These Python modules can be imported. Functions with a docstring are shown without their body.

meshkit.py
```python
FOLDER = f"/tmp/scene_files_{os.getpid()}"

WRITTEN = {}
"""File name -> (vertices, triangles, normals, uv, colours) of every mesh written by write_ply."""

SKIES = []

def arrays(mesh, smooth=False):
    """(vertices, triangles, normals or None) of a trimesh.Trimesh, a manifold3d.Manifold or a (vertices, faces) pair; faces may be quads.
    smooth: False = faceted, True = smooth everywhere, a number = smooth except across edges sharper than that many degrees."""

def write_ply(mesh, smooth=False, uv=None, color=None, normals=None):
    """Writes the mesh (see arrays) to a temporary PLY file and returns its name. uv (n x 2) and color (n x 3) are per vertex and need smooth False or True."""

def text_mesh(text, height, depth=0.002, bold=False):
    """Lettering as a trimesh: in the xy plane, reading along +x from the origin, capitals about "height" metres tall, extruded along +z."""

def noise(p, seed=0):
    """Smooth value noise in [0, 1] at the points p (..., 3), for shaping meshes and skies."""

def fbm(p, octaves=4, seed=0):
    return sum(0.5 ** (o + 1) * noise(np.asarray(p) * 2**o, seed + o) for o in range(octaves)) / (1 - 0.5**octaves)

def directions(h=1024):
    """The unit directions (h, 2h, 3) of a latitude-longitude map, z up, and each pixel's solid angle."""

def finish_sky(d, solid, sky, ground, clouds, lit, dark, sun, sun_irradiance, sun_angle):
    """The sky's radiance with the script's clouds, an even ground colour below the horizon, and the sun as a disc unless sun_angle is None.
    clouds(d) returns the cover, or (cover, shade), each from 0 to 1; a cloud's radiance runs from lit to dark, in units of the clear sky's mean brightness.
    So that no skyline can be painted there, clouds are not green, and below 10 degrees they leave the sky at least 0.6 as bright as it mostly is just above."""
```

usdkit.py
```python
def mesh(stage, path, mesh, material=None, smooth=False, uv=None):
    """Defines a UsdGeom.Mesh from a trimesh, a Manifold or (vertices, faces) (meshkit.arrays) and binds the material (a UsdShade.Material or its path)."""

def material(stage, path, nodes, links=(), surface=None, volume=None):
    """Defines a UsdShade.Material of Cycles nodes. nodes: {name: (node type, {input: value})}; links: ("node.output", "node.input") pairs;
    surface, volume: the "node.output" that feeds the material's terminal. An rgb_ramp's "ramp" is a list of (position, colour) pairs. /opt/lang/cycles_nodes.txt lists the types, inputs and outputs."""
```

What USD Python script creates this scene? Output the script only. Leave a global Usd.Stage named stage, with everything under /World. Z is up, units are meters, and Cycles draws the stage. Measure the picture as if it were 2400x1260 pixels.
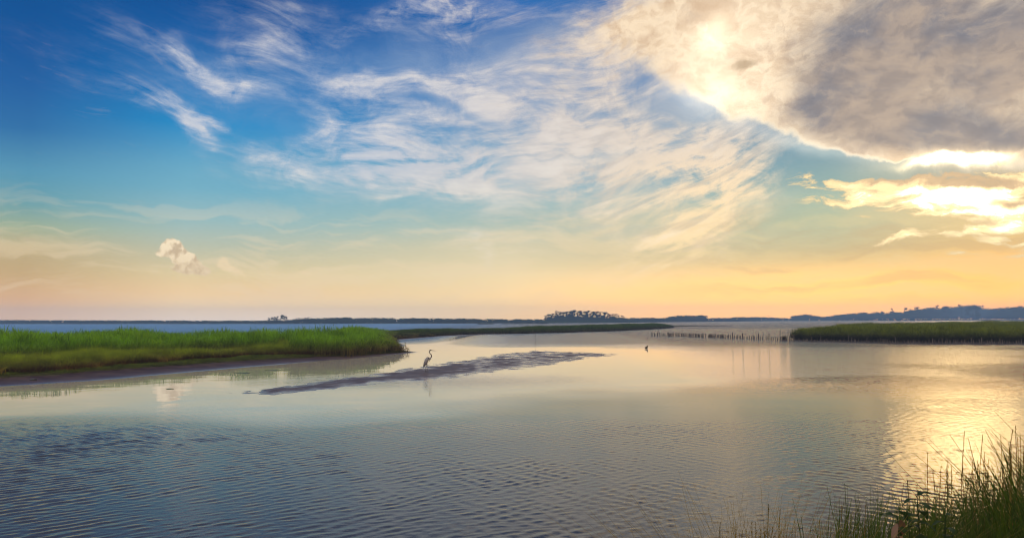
import math, random
import numpy as np
import trimesh
import usdkit, meshkit
from pxr import Usd, UsdGeom, UsdLux, UsdShade, Gf, Sdf, Vt

stage = Usd.Stage.CreateInMemory()
UsdGeom.Xform.Define(stage, '/World')
UsdGeom.Scope.Define(stage, '/World/Looks')
rng = np.random.default_rng(7)
random.seed(7)

# ------------------------------------------------------------------ camera
F = 1883.0                      # focal length in photo pixels (2400 wide)
EYE = np.array([0.0, 0.0, 2.6])
PITCH = math.atan(119.5 / F)    # looking slightly up
ROLL = 7.4 / 2400.0             # horizon climbs a little to the right
R0 = np.array([1.0, 0, 0]); Fw = np.array([0, math.cos(PITCH), math.sin(PITCH)]); U0 = np.cross(R0, Fw)
Rt = R0 * math.cos(ROLL) - U0 * math.sin(ROLL)
Up = U0 * math.cos(ROLL) + R0 * math.sin(ROLL)
cam = UsdGeom.Camera.Define(stage, '/World/camera')
cam.CreateHorizontalApertureAttr(36.0)
cam.CreateVerticalApertureAttr(36.0 * 537 / 1024)
cam.CreateFocalLengthAttr(36.0 * F / 2400.0)
cam.CreateClippingRangeAttr(Gf.Vec2f(0.1, 100000))
EXPOSURE = -3.5
cam.CreateExposureAttr(EXPOSURE)
cam.AddTransformOp().Set(Gf.Matrix4d(*Rt, 0, *Up, 0, *(-Fw), 0, *EYE, 1))


def ray(px, py):
    d = Rt * ((px - 1200) / F) + Up * ((630 - py) / F) + Fw
    return d / np.linalg.norm(d)


def at(px, py, z=0.0):
    """the point at height z that the photo shows at pixel (px, py)"""
    d = ray(px, py)
    return EYE + d * ((z - EYE[2]) / d[2])


def at_y(px, py, y):
    d = ray(px, py)
    return EYE + d * (y / d[1])


def azel(px, py):
    d = ray(px, py)
    return math.degrees(math.atan2(d[0], d[1])), math.degrees(math.asin(d[2]))


# ------------------------------------------------------------------ material helper
class Ref:
    def __init__(s, g, name): s.g, s.name = g, name
    def __add__(a, b): return a.g.m('add', a, b)
    def __radd__(a, b): return a.g.m('add', b, a)
    def __sub__(a, b): return a.g.m('subtract', a, b)
    def __rsub__(a, b): return a.g.m('subtract', b, a)
    def __mul__(a, b): return a.g.m('multiply', a, b)
    def __rmul__(a, b): return a.g.m('multiply', b, a)
    def __truediv__(a, b): return a.g.m('divide', a, b)


OUT = dict(math='value', noise_texture='fac', mapping='vector', combine_xyz='vector', map_range='result', rgb_ramp='color', mix_color='result',
           vector_math='vector', texture_coordinate='generated', geometry='position', mix_float='result', sky_texture='color', bump='normal',
           wave_texture='fac', voronoi_texture='distance', background_shader='background', diffuse_bsdf='BSDF', translucent_bsdf='BSDF',
           principled_bsdf='BSDF', glossy_bsdf='BSDF', transparent_bsdf='BSDF', mix_closure='closure', add_closure='closure', fresnel='fac',
           object_info='random', attribute='fac', hsv='color', principled_volume='volume', white_noise_texture='value')


class G:
    def __init__(s): s.nodes, s.links, s.k = {}, [], 0
    def n(s, kind, out=None, **inp):
        s.k += 1
        name = f'n{s.k}'
        vals = {}
        for k, v in inp.items():
            if isinstance(v, Ref): s.links.append((v.name, f'{name}.{k}'))
            else: vals[k] = v
        s.nodes[name] = (kind, vals)
        return Ref(s, f'{name}.{out or OUT[kind]}')
    def out(s, ref, o): return Ref(s, ref.name.split('.')[0] + '.' + o)
    def m(s, t, a, b=0.0, c=0.0, clamp=False):
        return s.n('math', math_type=t, value1=a, value2=b, value3=c, use_clamp=clamp)
    def smooth(s, v, a, b, lo=0.0, hi=1.0):
        return s.n('map_range', range_type='smoothstep', value=v, from_min=a, from_max=b, to_min=lo, to_max=hi, clamp=True)
    def lin(s, v, a, b, lo=0.0, hi=1.0):
        return s.n('map_range', range_type='linear', value=v, from_min=a, from_max=b, to_min=lo, to_max=hi, clamp=True)
    def mix(s, fac, a, b, blend='mix'):
        return s.n('mix_color', blend_type=blend, fac=fac, a=a, b=b)
    def noise(s, vec, scale, detail=4, rough=0.5, dist=0.0, **k):
        return s.n('noise_texture', dimensions=k.pop('dims', '3D'), type='fBM', vector=vec, scale=scale, detail=detail, roughness=rough, distortion=dist, **k)
    def mix_f(s, fac, a, b): return s.n('mix_float', fac=fac, a=a, b=b)
    def vadd(s, a, b): return s.n('vector_math', math_type='add', vector1=a, vector2=b)
    def make(s, name, surface=None, volume=None):
        return usdkit.material(stage, '/World/Looks/' + name, s.nodes, s.links, surface=surface.name if surface else None, volume=volume.name if volume else None)


def lin3(c):
    """8-bit sRGB colour -> linear, brought to the strength it needs before the exposure"""
    c = np.array(c, float) / 255
    return np.where(c < 0.04045, c / 12.92, ((c + 0.055) / 1.055) ** 2.4)


# ------------------------------------------------------------------ sun and sky
SUN_PX = (2225, 372)
SUN_AZ, SUN_EL = azel(*SUN_PX)
sd = ray(*SUN_PX)
SKY_STRENGTH = 0.1
SKY_LEVEL = 1.0 / (2 ** EXPOSURE) / SKY_STRENGTH


def sky():
    g = G()
    P = g.n('texture_coordinate')
    sep = g.n('separate_xyz', out='x', vector=P)
    x, y, z = sep, g.out(sep, 'y'), g.out(sep, 'z')
    az = g.m('degrees', g.m('arctan2', x, y))
    el = g.m('degrees', g.m('arcsine', z))
    V = g.n('combine_xyz', x=az, y=el, z=0.0)

    def ramp(x, stops):
        st = []
        for py, c in stops:
            st.append((max(0, azel(x, py)[1]) / 45.0, lin3(c)))
        st.sort(key=lambda s: s[0])
        st.append((1.0, lin3((6, 60, 130)) ))
        return g.n('rgb_ramp', ramp=st, fac=g.lin(el, 0, 45))
    L = ramp(60, [(745, (240, 190, 135)), (700, (228, 176, 115)), (640, (212, 176, 116)), (580, (203, 182, 132)), (530, (165, 182, 152)), (470, (108, 165, 175)),
                  (400, (90, 155, 185)), (300, (48, 115, 172)), (200, (32, 98, 165)), (100, (14, 86, 156)), (0, (8, 82, 150))])
    ML = ramp(600, [(748, (255, 226, 192)), (720, (253, 216, 162)), (680, (250, 211, 150)), (640, (238, 215, 160)), (580, (198, 202, 176)), (520, (160, 195, 195)),
                    (450, (122, 182, 203)), (400, (108, 174, 203)), (300, (34, 142, 202)), (220, (20, 120, 188)), (100, (16, 94, 166)), (0, (8, 78, 148))])
    M = ramp(1200, [(748, (255, 212, 142)), (700, (255, 220, 155)), (640, (253, 230, 178)), (580, (228, 216, 176)), (520, (175, 197, 186)), (450, (145, 190, 202)),
                    (380, (95, 167, 200)), (290, (54, 135, 192)), (200, (40, 120, 190)), (80, (26, 106, 178)), (0, (40, 108, 182))])
    Rr = ramp(1950, [(748, (253, 200, 108)), (700, (255, 205, 120)), (640, (252, 216, 142)), (590, (222, 194, 140)), (545, (205, 196, 155)), (510, (190, 192, 158)), (460, (172, 188, 168)),
                     (420, (135, 165, 165)), (380, (120, 155, 167)), (300, (110, 145, 170)), (0, (80, 125, 175))])
    FR = ramp(2330, [(748, (253, 190, 88)), (650, (255, 198, 108)), (580, (255, 203, 122)), (500, (232, 192, 132)), (420, (195, 172, 140)), (300, (130, 145, 160)), (0, (85, 125, 170))])
    a0, a1, a2, a3, a4 = [azel(p, 600)[0] for p in (60, 600, 1200, 1950, 2330)]
    base = g.mix(g.lin(az, a0, azel(430, 600)[0]), L, ML)
    base = g.mix(g.lin(az, a1, a2), base, M)
    base = g.mix(g.lin(az, a2, a3), base, Rr)
    base = g.mix(g.lin(az, a3, a4), base, FR)
    # far round to the right the sky cools off again, as it does away from the sun
    base = g.mix(g.smooth(az, 60, 130), base, L)
    base = g.n('vector_math', math_type='scale', vector1=base, scale=g.smooth(el, 4.0, 0.0, 1.0, 1.36))
    red = g.smooth(az, azel(900, 700)[0], azel(2000, 700)[0]) * g.smooth(el, 5.0, 1.5)
    base = g.n('vector_math', math_type='multiply', vector1=base, vector2=g.mix(red, (1.0, 1.0, 1.0), (1.80, 1.27, 0.70)))
    phys = g.n('sky_texture', sky_type='single_scattering', sun_disc=False, sun_elevation=math.radians(SUN_EL), sun_rotation=math.radians(SUN_AZ),
               air_density=1.0, aerosol_density=1.2, ozone_density=1.5, altitude=0.0)
    phys = g.n('vector_math', math_type='multiply', vector1=phys, vector2=(0.008, 0.028, 0.034))
    base = g.mix(0.06, base, phys)

    # coordinates shaken by noise, so that cloud edges fray
    def noise2(v, scale, detail, rough=0.5, dist=0.0):
        return g.noise(v, scale, detail, rough, dist, dims='2D')

    def warp(v, scale, amt, detail=2, flat=0.6):
        d = g.n('vector_math', math_type='subtract', vector1=g.out(noise2(v, scale, detail, 0.55), 'color'), vector2=(0.5, 0.5, 0.5))
        d = g.n('vector_math', math_type='multiply', vector1=d, vector2=(amt, amt * flat, 0))
        return g.vadd(v, d)
    Wsoft = warp(warp(V, 0.12, 4.5), 0.6, 1.0, 3)
    Whard = warp(warp(V, 0.25, 2.2), 1.3, 0.7, 4)
    Wsmall = warp(V, 1.6, 0.6, 4, 0.9)

    def blob(v, px, py, sx, sy, rot=0.0):
        """a soft elliptical patch of sky; size in photo pixels, rot counted anticlockwise"""
        a, e = azel(px, py)
        k = math.cos(math.radians(a))
        q = g.n('mapping', mapping_type='texture', vector=v, location=(a, e, 0), rotation=(0, 0, math.radians(rot)),
                scale=(math.degrees(sx / F) * k, math.degrees(sy / F) * k, 1))
        r2 = g.n('vector_math', out='value', math_type='dot_product', vector1=q, vector2=q)
        return g.m('power', 0.36788, r2)

    def blobs(v, lst):
        acc = None
        for w, *b in lst:
            t = blob(v, *b)
            acc = g.m('multiply', t, w) if acc is None else g.m('multiply_add', t, w, acc)
        return acc

    col = base
    # --- cirrus: streaks combed by the high wind, sweeping down and up again like a shallow bowl
    cm = blobs(Wsoft, [(0.45, 820, 300, 130, 45, -8), (0.45, 1150, 60, 200, 50, 10), (0.35, 620, 40, 160, 40, 5), (0.3, 330, 110, 120, 35, -15), (0.35, 560, 200, 120, 40, -5), (0.4, 1000, 190, 130, 40, 8), (0.4, 900, 400, 160, 50, -5), (0.35, 860, 190, 60, 30, -20), (0.75, 1150, 310, 340, 110, 4), (0.6, 1480, 300, 280, 120, -12), (0.65, 1000, 420, 320, 80, -8), (0.7, 1480, 420, 300, 80, 10), (0.85, 1690, 440, 130, 100, 30),
                       (0.95, 1620, 555, 150, 45, 25), (0.45, 820, 190, 170, 40, 4), (0.5, 660, 120, 130, 40, 8), (0.75, 385, 262, 90, 22, -28), (0.5, 470, 285, 70, 18, -5), (0.5, 440, 325, 60, 22, -25), (0.4, 430, 150, 150, 26, -30), (0.3, 520, 185, 120, 24, -8),
                       (0.55, 920, 40, 120, 30, 14), (0.6, 1080, 15, 110, 25, 5), (0.6, 1360, 150, 260, 60, 12), (0.16, 200, 170, 200, 60, -12), (0.3, 1250, 560, 300, 50, 8), (0.35, 1420, 610, 250, 40, 5), (0.3, 640, 400, 160, 50, -12),
                       (0.5, 1450, 60, 150, 50, 10),
                       (-0.7, 640, 290, 80, 40, -10), (-0.5, 1190, 90, 110, 26, 8), (-0.3, 980, 140, 70, 22, 0), (-0.5, 1600, 255, 110, 22, -10), (-0.35, 1120, 480, 120, 25, 8), (-0.4, 1150, 292, 70, 12, -22), (-0.45, 850, 325, 70, 20, 10), (-0.4, 900, 120, 50, 26, 0), (-0.4, 1230, 190, 120, 18, 8), (-0.4, 1420, 365, 160, 14, 2), (-0.4, 960, 350, 50, 16, 20), (-0.35, 1010, 425, 40, 20, 0), (-0.5, 1000, 235, 120, 14, -16), (-0.4, 1330, 245, 120, 18, -4), (-0.4, 1330, 470, 150, 18, 10), (-0.3, 1700, 520, 90, 14, 20), (-0.4, 800, 395, 60, 20, 0)])
    # unseen high cloud added overhead and behind, to brighten the light on the grass
    cm = cm + g.m('maximum', g.smooth(el, 55, 78), g.smooth(g.m('absolute', az), 50, 90) * g.smooth(el, 3, 16)) * 1.15
    vs = g.n('separate_xyz', out='x', vector=warp(V, 0.11, 3.2, 1))
    vx, vy = vs, g.out(vs, 'y')
    bow = g.m('power', (vx + 8.0) * 0.1, 2.0)
    across = vy - bow * 0.75
    S = g.n('combine_xyz', x=vx * 0.13, y=across * 0.56, z=0.0)
    st = noise2(S, 1.0, 6, 0.62, 0.38)
    S2 = g.n('combine_xyz', x=vx * 0.30, y=across * 1.5, z=0.0)
    st2 = noise2(S2, 1.0, 5, 0.66, 0.3)
    big = noise2(g.n('mapping', mapping_type='point', vector=Wsoft, scale=(0.75, 1.35, 1)), 0.42, 6, 0.62, 0.35)
    n = 0.44 * st + 0.24 * st2 + 0.32 * big
    dens = g.smooth(cm * (0.60 + 4.4 * (n - 0.5)), 0.0, 0.80)
    ccol = g.mix(g.smooth(az, -16, 16), lin3((205, 208, 218)), lin3((248, 226, 200)))
    ccol = g.mix(g.smooth(el, 11, 4), ccol, lin3((254, 230, 188)))
    ccol = g.mix(g.smooth(n, 0.5, 0.66) * 0.55, ccol, lin3((255, 243, 228)))
    shade = g.smooth(noise2(g.n('mapping', mapping_type='point', vector=S2, location=(5, 3, 0)), 0.8, 4), 0.5, 0.72)
    ccol = g.mix(shade * g.smooth(az, -5, 12) * 0.45, ccol, lin3((176, 170, 168)))
    veil = g.smooth(blobs(Wsoft, [(0.6, 1150, 330, 420, 150, 2), (0.5, 1550, 330, 320, 170, 0), (0.35, 900, 140, 330, 80, 5), (0.3, 500, 200, 260, 90, -15), (0.5, 1350, 120, 260, 90, 8), (0.35, 1450, 540, 320, 60, 5)]) * (0.55 + 0.9 * big), 0.08, 0.85)
    vcol = g.mix(g.smooth(az, -20, 14), lin3((150, 180, 212)), lin3((214, 208, 200)))
    col = g.mix(veil * 0.55, col, g.mix(g.smooth(el, 10, 4), vcol, lin3((244, 222, 184))))
    # unseen clouds opposite the sun, brightened further as fill light for the grass
    facing = g.smooth(g.m('absolute', az - SUN_AZ), 75, 140, 1.0, 1.9)
    ccol = g.n('vector_math', math_type='scale', vector1=ccol, scale=facing)
    lit = g.smooth(az, 2, 14) * g.smooth(el, 13, 9)                # cream streaks nearest the sun, brighter than the picture can hold
    ccol = g.n('vector_math', math_type='multiply', vector1=ccol, vector2=g.mix(lit, (1.0, 1.0, 1.0), (1.28, 1.16, 0.94)))
    col = g.mix(dens * 0.80, col, ccol)
    # thin low haze bars and grey shafts towards the sun
    bars = noise2(g.n('mapping', mapping_type='point', vector=Wsoft, scale=(0.10, 0.75, 1), location=(4, 2, 0)), 1.0, 3, 0.6, 0.2)
    lowm = g.smooth(el, 9.5, 5.0) * g.smooth(el, 0.6, 2.2)
    col = g.mix(g.smooth(bars, 0.46, 0.64) * lowm * 0.30, col, g.mix(g.smooth(az, -10, 20), lin3((255, 228, 186)), lin3((255, 226, 160))))
    col = g.mix(g.smooth(bars, 0.50, 0.34) * lowm * g.smooth(az, 6, 20) * 0.30, col, lin3((206, 172, 124)))
    # --- the thick sheet, upper right: creamy towards the sun, grey further in
    T = blobs(Whard, [(0.9, 2300, 60, 420, 230, -5), (0.7, 2000, 130, 260, 150, -15), (0.55, 2330, 300, 220, 80, 0), (0.6, 1660, 40, 260, 90, 5), (0.5, 1700, 190, 190, 70, -28), (0.42, 1950, 300, 180, 48, -26),
                      (0.3, 1480, 60, 160, 60, 15), (0.38, 2150, 345, 140, 30, -10), (-0.5, 1860, 375, 170, 38, -18), (-0.4, 1620, 305, 110, 35, -20), (-0.5, 2080, 392, 60, 14, 0)])
    tex = noise2(Whard, 0.30, 5, 0.58)
    Tn = T + (tex - 0.5) * 0.42
    alpha = g.mix_f(g.smooth(az, 7, 13), g.smooth(Tn + 0.6 * (st2 - 0.5), 0.08, 0.75), g.smooth(Tn, 0.22, 0.48))
    Gm = blobs(Wsoft, [(1.0, 2330, 80, 380, 190, -5), (0.75, 2010, 180, 150, 190, 10), (0.6, 2080, 285, 170, 60, -16), (0.6, 2350, 300, 180, 60, 0)]) + (tex - 0.5) * 0.5
    soft = noise2(g.n('mapping', mapping_type='point', vector=Wsoft, scale=(0.8, 1.3, 1), rotation=(0, 0, 0.3)), 0.17, 4, 0.55)
    cream = g.mix(g.smooth(tex, 0.46, 0.64) * 0.75, lin3((255, 230, 196)), lin3((214, 182, 150)))
    grey = g.mix(g.smooth(soft, 0.36, 0.66), lin3((136, 134, 140)), lin3((182, 164, 149)))
    gcol = g.mix(g.smooth(Gm + (st - 0.5) * 0.5, 0.16, 1.0), cream, grey)
    lump2 = noise2(g.n('mapping', mapping_type='point', vector=Whard, scale=(0.8, 1.5, 1), rotation=(0, 0, 0.25)), 0.75, 5, 0.6)
    gcol = g.mix(g.smooth(lump2, 0.44, 0.66) * 0.30, gcol, g.mix(g.smooth(Gm, 0.2, 0.9), lin3((196, 160, 124)), lin3((112, 110, 118))))
    gcol = g.mix(g.smooth(lump2, 0.46, 0.30) * 0.30, gcol, lin3((206, 184, 160)))
    rim = g.smooth(Tn, 0.58, 0.36) * g.smooth(az, 8, 14)
    gcol = g.mix(rim * 0.9, gcol, lin3((255, 238, 208)))
    col = g.mix(alpha, col, gcol)
    # --- low broken band under it, lit from behind
    B = blobs(Whard, [(0.75, 2190, 470, 220, 36, -6), (0.6, 2350, 440, 150, 50, 5), (0.5, 1990, 428, 120, 13, -9), (0.6, 2230, 548, 160, 12, 3), (0.5, 2330, 568, 130, 12, -10), (0.5, 2360, 505, 80, 26, 0), (0.35, 2340, 603, 100, 7, -3), (0.45, 2120, 435, 160, 20, -4)])
    bs = g.n('mapping', mapping_type='point', vector=Whard, rotation=(0, 0, math.radians(-4)), scale=(0.4, 1.6, 1))
    bn = noise2(bs, 0.8, 6, 0.62, 0.3)
    Bn = B * 0.92 + (bn - 0.5) * 1.7
    balpha = g.smooth(Bn, 0.24, 0.46) * g.smooth(B, 0.03, 0.14)
    bcol = g.n('rgb_ramp', fac=g.lin(Bn, 0.2, 1.0), ramp=[(0, lin3((244, 204, 140))), (0.3, lin3((255, 226, 168))), (0.6, np.array([1.6, 1.18, 0.60])), (1, np.array([6.0, 4.3, 2.0]))])
    shade = g.smooth(blobs(Whard, [(0.9, 2130, 425, 190, 18, -3), (0.8, 2380, 470, 70, 16, 0), (0.7, 2310, 420, 130, 11, -4), (0.5, 2250, 560, 110, 6, 0), (0.5, 2330, 520, 70, 10, 8), (0.4, 2060, 445, 60, 8, -10)]) + (bn - 0.5) * 0.8, 0.25, 0.75)
    bcol = g.mix(shade * 0.85, bcol, lin3((205, 172, 135)))
    col = g.mix(balpha, col, bcol)
    # --- glow where the sun stands behind the cloud, and the bright hole up left of it
    glow = blobs(Wsoft, [(0.24, 1700, 150, 110, 110, 0), (0.5, 1680, 85, 40, 28, 0), (0.42, 1700, 222, 90, 42, -20), (0.25, 1950, 345, 130, 18, -22)])
    glow2 = blobs(Whard, [(26.0, 2240, 374, 56, 9, 2), (9.0, 2185, 378, 40, 6, 4), (0.6, 2215, 374, 140, 22, 0)]) + blobs(V, [(0.10, 2225, 372, 420, 190, 0)])
    dark = blobs(Whard, [(1.0, 1735, 152, 34, 14, 5), (0.5, 1800, 170, 60, 9, 8), (0.45, 1830, 195, 40, 7, 20)])
    gl = g.n('vector_math', math_type='scale', vector1=(1.0, 0.86, 0.62), scale=glow)
    gl2 = g.n('vector_math', math_type='scale', vector1=(1.0, 0.74, 0.38), scale=glow2)
    col = g.vadd(g.vadd(col, gl), gl2)
    col = g.mix(g.smooth(dark, 0.25, 0.9) * 0.6, col, lin3((165, 138, 105)))
    # --- small cumulus low on the left
    Cu = blobs(Wsmall, [(1.1, 406, 576, 22, 18, 0), (1.0, 424, 598, 36, 18, -25), (1.1, 448, 620, 36, 17, -22), (0.7, 380, 592, 20, 9, 8), (0.9, 432, 630, 30, 11, 0), (0.5, 480, 636, 20, 7, -10)])
    Cu2 = blobs(Wsmall, [(1.0, 522, 614, 15, 15, -40), (0.8, 547, 632, 32, 9, -15), (0.62, 712, 640, 28, 7, -8), (0.4, 560, 646, 50, 6, 0)])
    cn = noise2(Wsmall, 1.5, 4, 0.5)
    cu = Cu + (cn - 0.5) * 0.4
    lump = noise2(g.vadd(Wsmall, (0.22, -0.22, 0)), 1.5, 4, 0.5)
    cucol = g.mix(g.lin((cn - lump) * 3.0 + 0.55, 0, 1), lin3((210, 186, 150)), lin3((255, 234, 196)))
    cucol = g.mix(g.lin(el, azel(430, 655)[1], azel(430, 580)[1]), g.mix(0.6, cucol, lin3((238, 208, 158))), cucol)
    col = g.mix(g.smooth(cu, 0.40, 0.62) * g.smooth(Cu, 0.05, 0.2), col, cucol)
    col = g.mix(g.smooth(Cu2 + (cn - 0.5) * 0.4, 0.3, 0.75) * g.smooth(Cu2, 0.05, 0.2) * 0.6, col, lin3((255, 226, 180)))
    # below the horizon: nothing but the same air
    bg = g.n('background_shader', color=g.n('vector_math', math_type='scale', vector1=col, scale=SKY_LEVEL), strength=SKY_STRENGTH)
    return g.make('sky_material', bg)


dome = UsdLux.DomeLight.Define(stage, '/World/sky')
UsdShade.MaterialBindingAPI.Apply(dome.GetPrim()).Bind(sky())
dome.GetPrim().SetCustomDataByKey('kind', 'structure')
sun = UsdLux.DistantLight.Define(stage, '/World/sun')
sun.CreateIntensityAttr(0.12)
sun.CreateAngleAttr(8.0)
sun.CreateNormalizeAttr(True)
sun.CreateColorAttr(Gf.Vec3f(1.0, 0.60, 0.20))
zz = sd; xx = np.cross([0, 0, 1.0], zz); xx /= np.linalg.norm(xx); yy = np.cross(zz, xx)
sun.AddTransformOp().Set(Gf.Matrix4d(*xx, 0, *yy, 0, *zz, 0, 0, 0, 0, 1))

# ------------------------------------------------------------------ things
_used = {}


def numbered(name):
    k = _used.get(name, 0)
    _used[name] = k + 1
    return name if k == 0 else f'{name}_{k:03d}'


def tag(prim, label=None, cat=None, group=None, kind=None):
    for k, v in (('label', label), ('category', cat), ('group', group), ('kind', kind)):
        if v: prim.SetCustomDataByKey(k, v)
    return prim


def obj(name, mesh, mat, parent=None, smooth=False, **t):
    """one Mesh prim, under parent or directly under /World"""
    if parent is None: path = '/World/' + numbered(name)
    else:
        key = str(parent.GetPath()) + '/' + name
        k = _used.get(key, 0); _used[key] = k + 1
        path = key if k == 0 else f'{key}_{k:03d}'
    m = usdkit.mesh(stage, path, mesh, mat, smooth=smooth)
    return tag(m.GetPrim(), **t)


def thing(name, label, cat, loc=(0, 0, 0), rotz=0.0, scale=1.0, group=None, source=None):
    x = UsdGeom.Xform.Define(stage, '/World/' + numbered(name))
    p = x.GetPrim()
    if source is not None:
        p.GetReferences().AddInternalReference(source.GetPath()); p.SetInstanceable(True)
        for op, v in zip(UsdGeom.Xformable(p).GetOrderedXformOps(), (Gf.Vec3d(*map(float, loc)), math.degrees(rotz), Gf.Vec3f(*([float(scale)] * 3)))): op.Set(v)
    else:
        x.AddTranslateOp().Set(Gf.Vec3d(*map(float, loc))); x.AddRotateZOp().Set(math.degrees(rotz)); x.AddScaleOp().Set(Gf.Vec3f(*([float(scale)] * 3)))
    return tag(p, label, cat, group)


def instancer(name, protos, mat, pos, rotz, scale, idx, **t):
    """a stuff object: many copies of a few small meshes"""
    path = '/World/' + numbered(name)
    pi = UsdGeom.PointInstancer.Define(stage, path)
    for k, m in enumerate(protos):
        q = usdkit.mesh(stage, f'{path}/clump_{k:03d}' if k else f'{path}/clump', m, mat)
        pi.CreatePrototypesRel().AddTarget(q.GetPath())
    pos = np.asarray(pos, np.float32); n = len(pos)
    pi.CreatePositionsAttr(Vt.Vec3fArray.FromNumpy(pos))
    pi.CreateProtoIndicesAttr(Vt.IntArray.FromNumpy(np.asarray(idx, np.int32)))
    s = np.asarray(scale, np.float32)
    if s.ndim == 1: s = np.stack([s, s, s], 1)
    pi.CreateScalesAttr(Vt.Vec3fArray.FromNumpy(s))
    pi.CreateOrientationsAttr(Vt.QuathArray([Gf.Quath(float(math.cos(a / 2)), 0, 0, float(math.sin(a / 2))) for a in rotz]))
    return tag(pi.GetPrim(), kind='stuff', **t)


def join(ms):
    vs, fs, n = [], [], 0
    for m in ms:
        v, f = (m.vertices, m.faces) if hasattr(m, 'vertices') else m
        vs.append(np.asarray(v)); fs.append(np.asarray(f) + n); n += len(v)
    return np.vstack(vs), np.vstack(fs)


def ribbons(base, direction, bend, length, width, segs=4, side=None, taper=0.9):
    """many grass blades: base points, unit directions, bending vectors; returns (vertices, triangles)"""
    base, direction, bend = (np.asarray(a, float) for a in (base, direction, bend))
    n = len(base)
    if side is None:
        a = rng.uniform(0, 2 * np.pi, n)
        side = np.stack([np.cos(a), np.sin(a), np.zeros(n)], 1)
    t = np.linspace(0, 1, segs + 1)
    L = np.asarray(length)[:, None, None]
    p = base[:, None] + direction[:, None] * (L * t[None, :, None]) + bend[:, None] * (L * (t ** 2.2)[None, :, None])
    w = np.asarray(width)[:, None] * (1 - taper * t[None] ** 1.5) * 0.5
    v = np.stack([p - side[:, None] * w[..., None], p + side[:, None] * w[..., None]], 2).reshape(n, -1, 3)
    q = []
    for k in range(segs):
        a = 2 * k
        q += [(a, a + 1, a + 3), (a, a + 3, a + 2)]
    f = np.array(q)[None] + (np.arange(n) * 2 * (segs + 1))[:, None, None]
    return v.reshape(-1, 3), f.reshape(-1, 3)


def tube(pts, rad, sides=6):
    p = np.asarray(pts, float); r = np.broadcast_to(rad, (len(p),)).astype(float)
    t = np.gradient(p, axis=0); t /= np.linalg.norm(t, axis=1, keepdims=True) + 1e-12
    ref = np.where(np.abs(t[:, 2:]) < 0.9, [0, 0, 1.0], [1.0, 0, 0])
    a = np.cross(t, ref); a /= np.linalg.norm(a, axis=1, keepdims=True); b = np.cross(t, a)
    ang = np.arange(sides) * 2 * np.pi / sides
    v = p[:, None] + r[:, None, None] * (np.cos(ang)[None, :, None] * a[:, None] + np.sin(ang)[None, :, None] * b[:, None])
    n = len(p); f = []
    for i in range(n - 1):
        for j in range(sides):
            q0, q1 = i * sides + j, i * sides + (j + 1) % sides
            f += [(q0, q0 + sides, q1), (q1, q0 + sides, q1 + sides)]
    v = np.vstack([v.reshape(-1, 3), p[:1], p[-1:]])
    c0, c1 = n * sides, n * sides + 1
    for j in range(sides):
        f += [(c0, j, (j + 1) % sides), (c1, (n - 1) * sides + (j + 1) % sides, (n - 1) * sides + j)]
    return v, np.array(f)


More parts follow.
